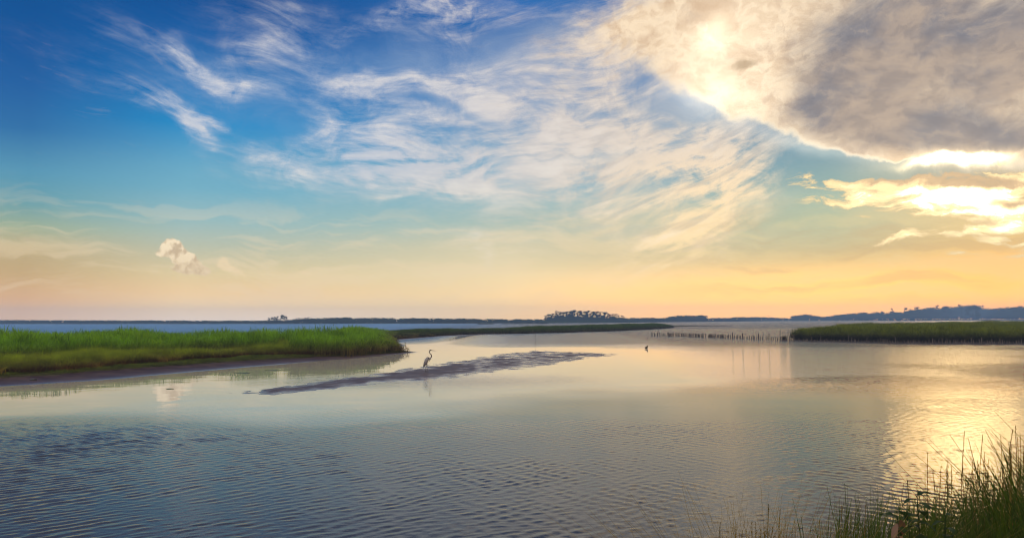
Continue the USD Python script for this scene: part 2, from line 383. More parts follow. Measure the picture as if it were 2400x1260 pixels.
def sd_poly(P, X, Y):
    """signed distance to a closed polygon, positive inside"""
    P = np.asarray(P, float); d2 = np.full(X.shape, 1e18); inside = np.zeros(X.shape, bool)
    for (x0, y0), (x1, y1) in zip(P, np.roll(P, -1, 0)):
        ex, ey = x1 - x0, y1 - y0
        t = np.clip(((X - x0) * ex + (Y - y0) * ey) / (ex * ex + ey * ey + 1e-12), 0, 1)
        d2 = np.minimum(d2, (X - x0 - t * ex) ** 2 + (Y - y0 - t * ey) ** 2)
        if y0 != y1:
            inside ^= ((y0 > Y) != (y1 > Y)) & (X < (x1 - x0) * (Y - y0) / (y1 - y0) + x0)
    return np.where(inside, 1, -1) * np.sqrt(d2)


def W2(pts): return [tuple(at(px, py)[:2]) for px, py in pts]
def WD(px, d):                      # the place that stands at column px, d metres away along y
    return (at_y(px, 749.5, d)[0], d)


def fbm(X, Y, s, oct=4, seed=0.0, Z=0.0):
    return 2 * meshkit.fbm(np.stack([np.ravel(X) * s + seed, np.ravel(Y) * s + seed * 1.7, np.ravel(np.broadcast_to(Z, np.shape(X))) + seed], 1), oct).reshape(np.shape(X)) - 1


def sstep(x, a, b):
    t = np.clip((x - a) / (b - a), 0, 1); return t * t * (3 - 2 * t)


# ------------------------------------------------------------------ outlines of land, taken where the shores lie
MARSH_FRONT = W2([(-500, 955), (-150, 918), (0, 905), (200, 893), (400, 876), (600, 858), (700, 850), (850, 838), (940, 829), (985, 825), (940, 820), (944, 812), (950, 807), (925, 799), (960, 794), (1050, 787), (1100, 784),
                  (1250, 781), (1400, 777), (1500, 773), (1555, 770), (1590, 766.5), (1650, 764.5), (1745, 764)])
LEFT_MARSH = MARSH_FRONT + [WD(1700, 312), WD(1590, 320), WD(1500, 300), WD(1400, 236), WD(1250, 196), WD(1120, 176), WD(950, 160), WD(800, 122), WD(780, 98), WD(700, 82), WD(430, 74), WD(200, 80), WD(0, 78), WD(-200, 76), WD(-500, 72)]
RIGHT_MARSH = W2([(1851, 797), (1900, 798.5), (2000, 800), (2100, 803), (2200, 803.5), (2400, 804.5), (2600, 806), (2900, 808)]) + [WD(2900, 240), WD(2400, 240), WD(2130, 205), WD(1990, 150), WD(1900, 118), WD(1858, 104)]
MARSH_DEEP = MARSH_FRONT + [(400, 900), (-900, 900), (-900, 20)]
FAR_SHORE = [WD(-600, 900), WD(0, 840), WD(300, 740), WD(640, 650), WD(1100, 600), WD(1270, 640), WD(1500, 760), WD(1650, 900), WD(1800, 1150), WD(1950, 1150), WD(2100, 1150), WD(2300, 1500), WD(2325, 1180), WD(2400, 1150), WD(3000, 1100),
             (9000, 1100), (9000, 9000), (-9000, 9000), (-9000, 900)]
BANK = [(-60, 0.5), (-12, 2.0), (-5, 2.8), (0, 3.4), (1.6, 4.4), (3.0, 6.2), (4.4, 8.2), (6.0, 9.4), (8, 10.6), (14, 13), (30, 17), (60, 20), (60, -60), (-60, -60)]


def shore_noise(X, Y): return 0.5 * fbm(X, Y, 0.35, 3, 3.1)


def ground_height(X, Y):
    n = shore_noise(X, Y)
    a = np.maximum(sd_poly(LEFT_MARSH, X, Y), sd_poly(RIGHT_MARSH, X, Y)) + n * 0.7
    z = np.where(a > 0, np.minimum(0.055 * a, 0.30 + 0.0 * a), np.maximum(0.10 * a, -0.5))
    z = z + np.where(a > 1.0, 0.05 * fbm(X, Y, 0.8, 3, 9.0), 0) * np.clip(a, 0, 1)
    f = sd_poly(FAR_SHORE, X, Y)
    z = np.maximum(z, np.where(f > 0, np.minimum(0.02 * f, 0.6), -0.5))
    b = sd_poly(BANK, X, Y) + n * 0.25
    zb = np.where(b > 0, 0.92 * sstep(b, -0.4, 3.2) - 0.02, np.maximum(0.25 * b, -0.5))
    return np.maximum(z, zb)


def spread(inner, lo, hi, ratio=1.16):
    """grid lines: the given fine ones, then ever wider steps out to lo and hi"""
    a = list(inner); s = a[-1] - a[-2]
    while a[-1] < hi: s *= ratio; a.append(a[-1] + s)
    s = a[1] - a[0]
    while a[0] > lo: s *= ratio; a.insert(0, a[0] - s)
    return np.array(a)


def grid_mesh(xs, ys, zf):
    X, Y = np.meshgrid(xs, ys)
    Z = zf(X, Y)
    i = np.arange(len(ys) - 1)[:, None] * len(xs) + np.arange(len(xs) - 1)[None]
    f = np.stack([i, i + 1, i + len(xs) + 1, i + len(xs)], -1).reshape(-1, 4)
    return np.stack([X, Y, Z], -1).reshape(-1, 3), f, (X, Y, Z)


# ------------------------------------------------------------------ ground materials
def mud_material():
    g = G()
    P = g.n('geometry')
    z = g.n('separate_xyz', out='z', vector=P)
    n1 = g.noise(P, 0.9, 6, 0.6); n2 = g.noise(P, 7.0, 5, 0.65); n3 = g.noise(P, 0.25, 3)
    c = g.mix(g.smooth(n1, 0.35, 0.65), (0.048, 0.028, 0.029), (0.090, 0.058, 0.050))
    c = g.mix(g.smooth(n2, 0.55, 0.75) * 0.5, c, (0.11, 0.07, 0.055))
    turf = g.smooth(z + (n3 - 0.5) * 0.16 + (n1 - 0.5) * 0.10, 0.15, 0.22)
    c = g.mix(turf, c, g.mix(n2, (0.055, 0.060, 0.012), (0.10, 0.085, 0.03)))
    wet = g.smooth(z + (n1 - 0.5) * 0.06, 0.16, 0.0)
    film = g.smooth(z + (n2 - 0.5) * 0.03, 0.035, 0.004)
    rough = g.mix_f(film, g.mix_f(wet, 0.85, 0.45), 0.20)
    h = g.m('multiply_add', n2, 0.35, n1)
    b = g.n('bump', height=h, strength=0.6, distance=0.06)
    return g.make('mud', g.n('principled_bsdf', base_color=c, roughness=rough, normal=b, specular_ior_level=g.mix_f(film, g.mix_f(wet, 0.08, 0.25), 0.5)))


MUD = mud_material()
gx = spread(np.arange(-62, 62, 0.45), -1600, 1600)
gy = spread(np.concatenate([np.arange(-1, 12, 0.3), np.arange(12, 90, 0.45), np.geomspace(90.5, 330, 90)]), -600, 1600)
v, f, _ = grid_mesh(gx, gy, ground_height)
obj('ground', (v, f), MUD, smooth=True, kind='structure')

BAR = W2([(555, 921), (640, 907), (760, 891), (900, 875), (1000, 857), (1100, 842), (1200, 826), (1260, 821), (1350, 825), (1430, 828), (1470, 830), (1380, 839), (1250, 860), (1150, 871), (1050, 885), (900, 896), (750, 916), (620, 927)])


def bar_height(X, Y):
    a = sd_poly(BAR, X, Y)
    t = sstep(X, -9, 4)                                   # firm on the left, breaking into patches on the right
    n = fbm(X * 1.25, Y * 0.8, 1.0, 5, 21.0); m = fbm(X * 1.9, Y * 0.9, 1.5, 4, 5.0)
    core = np.where(a > 0, np.minimum(0.030 * a, 0.050), 0.030 * a)
    ragged = sstep(a, -1.5, 0.3) * (0.30 + 0.70 * np.maximum(t, 1 - sstep(a, 0.2, 1.6)))
    return core - 0.030 * t * sstep(a, 0, 2) + 0.055 * (n * 0.6 + m * 0.6) * ragged - 0.004 - 0.05 * sstep(-a, 0.8, 2.5)


v, f, _ = grid_mesh(np.arange(-22, 14, 0.11), np.arange(25, 72, 0.2), bar_height)
obj('mud_bar', (v, f), MUD, smooth=True, kind='structure')
v, f, _ = grid_mesh(np.arange(11.5, 14.8, 0.1), np.arange(60, 68, 0.2), lambda X, Y: -0.09 + 0.085 * np.exp(-((X - 13.1) / 0.8) ** 2 - ((Y - 64.4) / 1.2) ** 2) + 0.05 * fbm(X, Y, 1.2, 4, 31.0) * np.exp(-((X - 13.1) / 0.8) ** 2))
obj('mud_bar', (v, f), MUD, smooth=True, kind='structure')

# ------------------------------------------------------------------ water
def ripple_edge(X): return np.interp(X, [-40, -6, 0, 6, 15, 30, 45, 120], [23, 23, 25.5, 29, 37, 55, 72, 95])


def ruffle(X, Y):
    """how much the wind breaks the surface: calm in the lee of the mud, ruffled near the bank and out on the open water"""
    n = fbm(X, Y, 0.10, 3, 40.0)
    e = ripple_edge(X) * (1 + 0.25 * n)
    near = 1 - sstep(Y, e * 0.72, e * 1.15)
    mid = 0.40 * sstep(Y + 8 * n, 76, 92) * sstep(X, -8, 3)
    mid = np.maximum(mid, 0.30 * sstep(X - 0.16 * Y + 3 * n, 0, 8))
    mid = np.maximum(mid, 0.35 * np.exp(-((X + 3) / 6) ** 2 - ((Y - 34) / 4.5) ** 2))      # a breath of wind in front of the bar
    mid = np.maximum(mid, 0.55 * sstep(Y + 5 * n, 60, 84) * sstep(X, 6, 22))
    far = sstep(Y, 130, 260) * 0.8
    lagoon = sstep(Y, 85, 110) * sstep(-X, 8, 16)
    return np.clip(np.maximum.reduce([near, mid, far, lagoon]), 0, 1)


wr = np.random.default_rng(11)
NW = 56
lam = wr.uniform(0.115, 0.28, NW)
grp_ = wr.choice(3, NW, p=[0.38, 0.38, 0.24])
th = np.pi / 2 + np.array([0.80, -0.80, 0.05])[grp_] + wr.normal(0, 0.22, NW)
kk = 2 * np.pi / lam
amp = 0.118 / kk / math.sqrt(NW / 2) * np.where(lam > 0.19, 1.2, 0.8)
ph = wr.uniform(0, 6.28, NW)


def water_height(X, Y):
    z = np.zeros(X.shape)
    jx = 0.22 * fbm(X, Y, 0.5, 2, 60.0); jy = 0.18 * fbm(X, Y, 0.5, 2, 70.0)
    s_ = sstep(X + 1.5 * fbm(X, Y, 0.2, 2, 95.0), -6, 5)
    wts = (1.15 - 0.75 * s_, 0.35 + 0.75 * s_, 0.8 + 0 * s_)
    ny = int(np.searchsorted(Y[:, 0], 41))
    Xs, Ys = (X + jx)[:ny], (Y + jy)[:ny]
    for k, t, a, p, q in zip(kk, th, amp, ph, grp_): z[:ny] += a * wts[q][:ny] * np.sin(k * (Xs * math.cos(t) + Ys * math.sin(t)) + p)
    z = z + 0.25 * np.abs(z) - 0.001
    gust = 0.75 + 0.6 * fbm(X, Y, 0.22, 3, 80.0)
    fade = (1 - sstep(Y, 30, 40)) * (1 - sstep(np.abs(X - 2), 24, 28))
    return z * ruffle(X, Y) * np.clip(gust, 0.3, 1.4) * fade


def water_material():
    g = G()
    P = g.n('geometry')
    r = g.n('attribute', attribute='ruffle')
    far = g.smooth(g.n('separate_xyz', out='y', vector=P), 24, 40)
    open_water = g.smooth(g.n('separate_xyz', out='y', vector=P), 50, 105)
    q = g.n('mapping', mapping_type='point', vector=P, scale=(0.75, 1.5, 1), rotation=(0, 0, 0.12))
    big = g.noise(q, 2.1, 4, 0.55)
    fine = g.noise(q, 9.0, 3, 0.5)
    h = (big * far * r) * g.mix_f(open_water, 0.14, 0.45) + fine * 0.0028 * g.m('multiply_add', r, 1.0, 0.04) + 0.012 * g.noise(P, 0.35, 2)
    b = g.n('bump', height=h, strength=1.0, distance=1.0)
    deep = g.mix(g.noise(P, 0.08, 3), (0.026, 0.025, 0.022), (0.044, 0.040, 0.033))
    body_tint = g.mix(g.smooth(r, 0.5, 0.05), deep, (0.30, 0.275, 0.22))          # calm shallows: silt tone lifted to stand in for reflected sky brightness
    body_tint = g.mix(g.smooth(g.n('separate_xyz', out='x', vector=P), 20, -60) * open_water, body_tint, (0.10, 0.24, 0.42))  # blue of the reflected higher sky put into the body colour
    body = g.n('diffuse_bsdf', color=body_tint, normal=b)
    gloss = g.n('glossy_bsdf', distribution='ggx', color=(1, 1, 1), roughness=g.mix_f(open_water, g.mix_f(r * far, 0.012, 0.09), g.mix_f(r, 0.03, 0.27)), normal=b)
    fac = g.n('fresnel', IOR=1.34, normal=b) * g.m('multiply_add', r, -0.25, 1.0)      # broken water mirrors less
    bay = g.smooth(g.n('separate_xyz', out='x', vector=P), 20, -60) * open_water             # the bay behind the marsh, mirroring capped so its painted blue shows
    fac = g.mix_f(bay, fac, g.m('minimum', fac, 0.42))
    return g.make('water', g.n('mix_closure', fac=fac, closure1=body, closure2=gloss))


wx = spread(np.concatenate([np.arange(-22, -10, 0.10), np.arange(-10, 11, 0.055), np.arange(11, 27, 0.10)]), -1650, 1650, 1.10)
wy = spread(np.concatenate([np.arange(4, 9, 0.10), np.arange(9, 21, 0.045), np.arange(21, 40, 0.085), np.geomspace(40.2, 330, 110)]), -40, 1650, 1.12)
v, f, (X, Y, Z) = grid_mesh(wx, wy, water_height)
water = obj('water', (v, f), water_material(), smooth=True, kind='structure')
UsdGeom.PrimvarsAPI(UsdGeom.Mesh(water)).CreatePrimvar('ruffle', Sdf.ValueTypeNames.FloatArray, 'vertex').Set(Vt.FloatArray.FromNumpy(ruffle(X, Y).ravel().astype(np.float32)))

# ------------------------------------------------------------------ plant materials
def blade_material(name, low, high, tip, lo_z, hi_z, patch=0.25, trans=0.5, var=0.35, spec=0.25, clumpy=0.8, straw=0.0):
    """grass: colour of the stem foot, the blade and its tip, and patches of other tone"""
    g = G()
    P = g.n('geometry')
    z = g.n('separate_xyz', out='z', vector=P)
    big = g.noise(P, patch, 4, 0.6); fine = g.noise(P, 3.1, 3, 0.6)
    rnd = g.out(g.n('geometry'), 'random_per_island')
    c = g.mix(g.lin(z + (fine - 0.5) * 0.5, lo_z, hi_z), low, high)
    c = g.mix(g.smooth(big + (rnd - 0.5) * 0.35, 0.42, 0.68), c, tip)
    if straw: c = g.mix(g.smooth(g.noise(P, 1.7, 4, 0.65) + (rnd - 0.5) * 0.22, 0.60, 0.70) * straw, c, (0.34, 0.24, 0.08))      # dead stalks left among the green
    tone = g.lin(g.noise(P, clumpy, 3, 0.6), 0.34, 0.66, 0.60, 1.60)           # random tone between tufts; its dark side imitates shaded gaps
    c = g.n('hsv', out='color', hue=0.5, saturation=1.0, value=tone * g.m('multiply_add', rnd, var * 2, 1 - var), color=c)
    d = g.n('principled_bsdf', base_color=c, roughness=0.55, specular_ior_level=spec)
    t = g.n('translucent_bsdf', color=g.n('hsv', out='color', hue=0.49, saturation=1.1, value=1.35, color=c))
    return g.make(name, g.n('mix_closure', fac=trans, closure1=d, closure2=t))


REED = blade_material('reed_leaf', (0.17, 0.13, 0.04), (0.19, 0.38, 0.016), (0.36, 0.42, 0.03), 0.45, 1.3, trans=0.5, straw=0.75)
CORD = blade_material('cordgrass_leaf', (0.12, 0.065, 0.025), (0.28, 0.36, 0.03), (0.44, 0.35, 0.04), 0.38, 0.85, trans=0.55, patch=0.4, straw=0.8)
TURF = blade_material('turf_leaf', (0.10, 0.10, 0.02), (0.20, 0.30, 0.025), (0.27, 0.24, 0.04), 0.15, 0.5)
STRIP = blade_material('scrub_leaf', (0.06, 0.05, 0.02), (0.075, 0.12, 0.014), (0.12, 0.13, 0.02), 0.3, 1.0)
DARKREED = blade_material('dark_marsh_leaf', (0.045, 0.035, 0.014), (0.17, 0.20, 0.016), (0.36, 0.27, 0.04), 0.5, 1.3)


def clump(n, radius, h, width, lean=0.22, bend=0.35, segs=3, hvar=0.35):
    a = rng.uniform(0, 2 * np.pi, n); r = radius * np.sqrt(rng.random(n))
    base = np.stack([r * np.cos(a), r * np.sin(a), np.zeros(n)], 1)
    dirs = np.stack([rng.normal(0, lean, n), rng.normal(0, lean, n), np.ones(n)], 1); dirs /= np.linalg.norm(dirs, axis=1, keepdims=True)
    b = np.stack([rng.normal(0.06, bend, n), rng.normal(0, bend, n), -np.abs(rng.normal(0, 0.12, n))], 1)
    return ribbons(base, dirs, b, h * rng.uniform(1 - hvar, 1, n), width * rng.uniform(0.7, 1.3, n), segs)


def reed_clump(n, radius, h, width):
    """upright stems with arching leaves along them"""
    parts = [clump(max(4, n // 5), radius, h, width * 0.8, 0.05, 0.10, 3, 0.25)]
    a = rng.uniform(0, 2 * np.pi, n); r = radius * np.sqrt(rng.random(n))
    base = np.stack([r * np.cos(a), r * np.sin(a), rng.uniform(0.15, 0.80, n) * h], 1)
    ang = rng.uniform(0, 2 * np.pi, n)
    out = np.stack([np.cos(ang), np.sin(ang), np.zeros(n)], 1)
    d = out * 0.45 + [0, 0, 0.9]; d /= np.linalg.norm(d, axis=1, keepdims=True)
    parts.append(ribbons(base, d, out * 0.45 + np.array([0.08, 0, -0.25]), rng.uniform(0.25, 0.42, n) * h, width * rng.uniform(0.8, 1.3, n), 3, side=np.stack([-np.sin(ang), np.cos(ang), 0 * ang], 1)))
    return join(parts)


def scatter(poly, step, inset=0.0, jitter=0.5, xr=None, yr=None, keep=None):
    P = np.array(poly)
    xs = np.arange(max(P[:, 0].min(), xr[0] if xr else -1e9), min(P[:, 0].max(), xr[1] if xr else 1e9), step)
    ys = np.arange(max(P[:, 1].min(), yr[0] if yr else -1e9), min(P[:, 1].max(), yr[1] if yr else 1e9), step)
    X, Y = np.meshgrid(xs, ys); X = X.ravel() + rng.uniform(-jitter, jitter, X.size) * step; Y = Y.ravel() + rng.uniform(-jitter, jitter, Y.size) * step
    a = sd_poly(poly, X, Y) + 0.7 * shore_noise(X, Y)
    ok = a > inset
    X, Y, a = X[ok], Y[ok], a[ok]
    vis = np.abs(X) < 0.68 * Y + 4                       # what the photograph could show, and a step to either side
    X, Y, a = X[vis], Y[vis], a[vis]
    if keep is not None:
        k = keep(X, Y, a); X, Y, a = X[k], Y[k], a[k]
    return X, Y, a


def plant(name, protos, mat, X, Y, scale, zoff=0.0, **t):
    Z = ground_height(X, Y) - 0.03 + zoff
    n = len(X)
    s = np.asarray(scale)
    return instancer(name, protos, mat, np.stack([X, Y, Z], 1), rng.uniform(0, 6.28, n), s, rng.integers(0, len(protos), n), **t)


# --- the green marsh on the left: a fringe of cordgrass along the mud, tall reeds behind it
def col_interp(X, Y, cols, vals): return np.interp(X / Y, (np.array(cols) - 1200.0) / F, vals)


def edge_line(X, Y):
    """how far behind the waterline the grass begins: mud beach first"""
    return col_interp(X, Y, [-300, 0, 600, 800, 870, 940], [3.6, 3.6, 3.4, 2.6, 1.7, 0.8])


tuft = fbm
def low_zone(X, Y, a):
    e = sd_poly(MARSH_DEEP, X, Y) + 0.7 * shore_noise(X, Y) - edge_line(X, Y)
    n = fbm(X, Y, 0.16, 3, 12.0)
    return e, n


def REED_FRONT(X, Y): return col_interp(X, Y, [-300, 0, 300, 500, 650, 760, 820, 880], [11, 9.0, 7.0, 5.4, 4.2, 2.8, 1.2, -0.2])


# reeds
X, Y, a = scatter(LEFT_MARSH, 0.62, 1.0, xr=(-75, 6), yr=(30, 128))
e, n = low_zone(X, Y, a)
front = REED_FRONT(X, Y)
k = (e > front + 7 * n)
X, Y, a, e, n = X[k], Y[k], a[k], e[k], n[k]
hh = 1.72 * (0.82 + 0.45 * fbm(X, Y, 0.22, 4, 33.0)) * np.interp(Y, [40, 62, 80, 128], [0.88, 1.0, 1.0, 0.86]) * col_interp(X, Y, [600, 820, 868, 905, 940], [1.0, 1.06, 0.92, 0.62, 0.30])
sc = np.stack([np.full_like(hh, 1.0), np.full_like(hh, 1.0), hh], 1) * rng.uniform(0.9, 1.1, (len(hh), 1))
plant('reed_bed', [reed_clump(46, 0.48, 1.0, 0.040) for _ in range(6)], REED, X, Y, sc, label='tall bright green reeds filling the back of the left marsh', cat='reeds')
# cordgrass
X, Y, a = scatter(LEFT_MARSH, 0.42, 1.0, xr=(-60, 2), yr=(30, 110))
e, n = low_zone(X, Y, a)
k = (e > 0.9 + 1.6 * n) & (e < REED_FRONT(X, Y) + 7 * n + 3)
X, Y, e, n = X[k], Y[k], e[k], n[k]
hh = 0.86 * (0.85 + 0.75 * fbm(X, Y, 0.35, 4, 51.0)) * np.interp(e, [0.5, 2.5, 6], [0.9, 1.0, 0.9])
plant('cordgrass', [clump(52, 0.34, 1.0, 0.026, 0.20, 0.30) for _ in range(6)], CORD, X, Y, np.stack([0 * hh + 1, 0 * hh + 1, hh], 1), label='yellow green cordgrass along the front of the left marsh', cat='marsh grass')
# short turf creeping out over the mud
X, Y, a = scatter(LEFT_MARSH, 0.30, 0.8, xr=(-50, -4), yr=(30, 90))
e, n = low_zone(X, Y, a)
k = (e > -0.9 + 1.5 * n) & (e < 1.8) & (rng.random(len(X)) < sstep(e, -1.2, 0.4) + 0.05)
X, Y = X[k], Y[k]
hh = rng.uniform(0.07, 0.20, len(X))
plant('shore_turf', [clump(34, 0.22, 1.0, 0.018, 0.35, 0.4, 2) for _ in range(4)], TURF, X, Y, np.stack([0 * hh + 1, 0 * hh + 1, hh], 1), label='short green turf where the left marsh meets the mud', cat='turf')
# the long low spit running to the right behind the heron
X, Y, a = scatter(LEFT_MARSH, 0.75, 0.45, xr=(-30, 62), yr=(90, 330))
k = (a > 0.5) & (X / Y > (905 - 1200) / F) & (Y < 330) & ~((X > 52) & (Y > 225))
k &= (a < np.interp(X, [-16, 0, 40], [16, 11, 11])) & (sd_poly(MARSH_DEEP, X, Y) > np.interp(Y, [90, 100, 140, 160], [1.0, 1.6, 1.2, 0.4]))
X, Y, a = X[k], Y[k], a[k]
hh = np.interp(Y, [84, 130, 150, 230], [1.2, 1.0, 0.98, 1.5]) * (0.72 + 0.6 * fbm(X, Y, 0.16, 3, 71.0) + 0.2 * fbm(X, Y, 0.6, 2, 14.0)) * np.clip(0.55 + 0.2 * a, 0, 1)
plant('spit_scrub', [clump(40, 0.6, 1.0, 0.075, 0.30, 0.30) for _ in range(5)], STRIP, X, Y, np.stack([0 * hh + 1.1, 0 * hh + 1.1, np.maximum(hh, 0.3)], 1), label='low dark green scrub on the long spit beyond the heron', cat='marsh scrub')
# --- marsh on the right
X, Y, a = scatter(RIGHT_MARSH, 0.72, 0.15, xr=(20, 190), yr=(80, 245))
front = sd_poly(RIGHT_MARSH, X, Y)
top = np.interp(X, [34, 36, 40, 46, 60, 100, 160], [0.75, 1.15, 1.35, 1.45, 1.5, 1.5, 1.5]) * (0.90 + 0.42 * fbm(X, Y, 0.10, 3, 90.0) + 0.28 * fbm(X, Y, 0.4, 2, 17.0))
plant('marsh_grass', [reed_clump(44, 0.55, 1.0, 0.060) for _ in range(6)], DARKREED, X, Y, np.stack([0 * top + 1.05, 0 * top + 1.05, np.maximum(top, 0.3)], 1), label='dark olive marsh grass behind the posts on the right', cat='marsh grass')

# ------------------------------------------------------------------ far shores
def tree_material(name, c0, c1):
    g = G()
    P = g.n('geometry')
    n = g.noise(P, 0.35, 3)
    c = g.mix(g.smooth(n, 0.35, 0.65), c0, c1)
    return g.make(name, g.n('mix_closure', fac=0.3, closure1=g.n('principled_bsdf', base_color=c, roughness=0.7, specular_ior_level=0.1), closure2=g.n('translucent_bsdf', color=c)))


NEEDLES = tree_material('pine_needles', (0.028, 0.042, 0.018), (0.050, 0.062, 0.026))
LEAVES = tree_material('far_leaves', (0.032, 0.048, 0.022), (0.055, 0.070, 0.030))
g = G()
BARK = g.make('bark', g.n('principled_bsdf', base_color=g.mix(g.noise(g.n('geometry'), 2.0, 4), (0.06, 0.045, 0.035), (0.12, 0.09, 0.07)), roughness=0.9))


def cards(centres, radii, n, size, flat=0.8):
    """leaf-sized facets spread through ellipsoid clumps"""
    vs = []
    for c, r in zip(centres, radii):
        m = max(4, int(n * (r ** 2)))
        d = rng.normal(size=(m, 3)); d /= np.linalg.norm(d, axis=1, keepdims=True)
        p = np.asarray(c) + d * r * (rng.random((m, 1)) ** 0.4) * [1, 1, flat]
        u = rng.normal(size=(m, 3)); u /= np.linalg.norm(u, axis=1, keepdims=True)
        w = np.cross(u, rng.normal(size=(m, 3))); w /= np.linalg.norm(w, axis=1, keepdims=True)
        s = size * rng.uniform(0.6, 1.3, (m, 1))
        vs.append(np.stack([p + u * s, p + w * s * 0.6, p - u * s, p - w * s * 0.6], 1).reshape(-1, 3))
    v = np.vstack(vs); k = np.arange(len(v) // 4)[:, None] * 4
    return v, np.vstack([k + [0, 1, 2], k + [0, 2, 3]])


def pine_parts(h, bare, spread_, seed):
    """a marsh pine: long bare leaning trunk, a few limbs, flat ragged crown"""
    r = np.random.default_rng(seed)
    lean = r.normal(0, 0.04, 2)
    zs = np.linspace(0, h * 0.96, 7)
    pts = np.stack([lean[0] * zs + 0.02 * h * np.sin(zs / h * 3 + r.uniform(0, 6)), lean[1] * zs, zs], 1)
    parts = [tube(pts, np.linspace(0.016, 0.005, 7) * h, 6)]
    cs, rs = [pts[-1]], [spread_ * 0.42]
    for k in range(9):
        z = r.uniform(bare, 0.98); i = z * 6 / 0.96
        p0 = np.array([np.interp(z * h, zs, pts[:, 0]), np.interp(z * h, zs, pts[:, 1]), z * h])
        a = r.uniform(0, 6.28); L = spread_ * r.uniform(0.35, 0.85) * (1.1 - 0.6 * abs(z - 0.85))
        p1 = p0 + np.array([math.cos(a) * L, math.sin(a) * L, L * r.uniform(0.1, 0.45)])
        parts.append(tube([p0, (p0 + p1) / 2 + [0, 0, 0.04 * L], p1], [0.006 * h, 0.005 * h, 0.002 * h], 4))
        cs.append(p1); rs.append(spread_ * r.uniform(0.24, 0.44))
    return join(parts), cards(cs, rs, 70, 0.30, 0.62)


def broad_parts(h, w, seed):
    r = np.random.default_rng(seed)
    tr = tube([[0, 0, 0], [0.02 * h, 0, 0.3 * h], [0, 0.02 * h, 0.7 * h]], [0.03 * h, 0.022 * h, 0.01 * h], 6)
    cs, rs = [], []
    for k in range(12):
        a = r.uniform(0, 6.28); q = r.uniform(0, 1) ** 0.6; z = r.uniform(0.25, 0.88)
        wid = w * 0.5 * math.sqrt(max(0.05, 1 - ((z - 0.5) / 0.55) ** 2))
        cs.append((math.cos(a) * q * wid, math.sin(a) * q * wid, z * h)); rs.append(r.uniform(0.16, 0.26) * w)
    return tr, cards(cs, rs, 14, 0.5, 0.8)


def horizon_y(px): return 753.2 - 7.4 * px / 2400
def top_z(px, py, d): return EYE[2] + (horizon_y(px) - py) * d / F * math.hypot(1, 0)


def wood(name, cols, protos, mat, label, cat, rows=3, step=5.0, depth=9.0, jag=0.18):
    """a far wood that reads as one mass. cols: (photo column, distance, top row in the photo)"""
    cols = np.array(cols, float)
    pos, sc = [], []
    px = cols[0, 0]
    while px < cols[-1, 0]:
        d = np.interp(px, cols[:, 0], cols[:, 1]); ty = np.interp(px, cols[:, 0], cols[:, 2])
        for k in range(rows):
            dd = d + 4 + k * depth + rng.uniform(0, depth)
            H = max(1.2, top_z(px, ty, dd)) * 1.12 * (1 - jag * rng.random() * (1.6 if rng.random() < 0.3 else 0.8)) * (0.70 if k == 0 else 1.0)
            x, y = WD(px + rng.uniform(-2, 2), dd)
            wscale = H * rng.uniform(0.8, 1.3) * (1.5 if H < 7 else 1.0)
            pos.append((x, y, 0.1)); sc.append((wscale, wscale, H))
        px += 0.75 * step * F / d * rng.uniform(0.4, 1.6)
    n = len(pos)
    return instancer(name, protos, mat, pos, rng.uniform(0, 6.28, n), sc, rng.integers(0, len(protos), n), label=label, cat=cat)


def unit_tree(seed):
    t, c = broad_parts(10.0, 9.0, seed)
    v, f = join([t, c]); return v / 10.0, f


UNIT = [unit_tree(100 + k) for k in range(5)]
wood('far_wood', [(-300, 870, 750), (0, 840, 750), (160, 790, 750.5), (500, 690, 751), (620, 655, 751), (700, 640, 748.5)], UNIT, LEAVES, 'thin blue line of scrub on the far left shore', 'tree line', 3, 3.2, 6, 0.12)
wood('far_wood', [(690, 642, 747.5), (760, 640, 745.2), (800, 635, 744.3), (900, 630, 745), (1000, 615, 746), (1100, 605, 746.5), (1200, 625, 747.5), (1300, 660, 748), (1480, 750, 744.5), (1560, 800, 745), (1580, 830, 742)], UNIT, LEAVES,
     'blue wooded shore in the distance left of the pine island', 'tree line', 3, 3.4, 7, 0.2)
wood('far_wood', [(1570, 830, 742), (1585, 840, 739.5), (1630, 880, 738.5), (1648, 900, 738.5), (1652, 900, 744.8), (1700, 960, 744.6), (1740, 1010, 743), (1800, 1150, 743), (1850, 1150, 745.5), (1860, 1150, 745)], UNIT, LEAVES,
     'blue grey tree line between the pine island and the right shore', 'tree line', 3, 4.0, 8, 0.2)
wood('far_wood', [(1858, 1150, 741), (1865, 1150, 737.5), (1900, 1150, 737), (1908, 1150, 740.5), (1948, 1150, 741), (1955, 1150, 738), (2000, 1140, 733.5), (2100, 1130, 729.5), (2150, 1150, 725), (2200, 1250, 721), (2250, 1400, 717.5), (2290, 1450, 716), (2300, 1450, 722), (2350, 1180, 722),
                  (2385, 1160, 718.5), (2450, 1150, 717), (2800, 1120, 718)], UNIT, LEAVES, 'broad blue wood behind the right marsh', 'wood', 4, 4.5, 12, 0.42)

# far marsh fringes, dark lines at the foot of the woods
FRINGE = [clump(26, 1.2, 1.0, 0.22, 0.3, 0.3) for _ in range(3)]


def fringe(name, p0, p1, n, depth, h, label):
    (x0, d0), (x1, d1) = p0, p1
    t = rng.random(n); d = d0 + (d1 - d0) * t + rng.uniform(0, depth, n)
    X = np.array([WD(x0 + (x1 - x0) * tt, dd)[0] for tt, dd in zip(t, d)])
    s = h * rng.uniform(0.7, 1.1, n)
    instancer(name, FRINGE, STRIP, np.stack([X, d, np.zeros(n)], 1), rng.uniform(0, 6.28, n), np.stack([0 * s + 1.2, 0 * s + 1.2, s], 1), rng.integers(0, 3, n), label=label, cat='marsh grass')


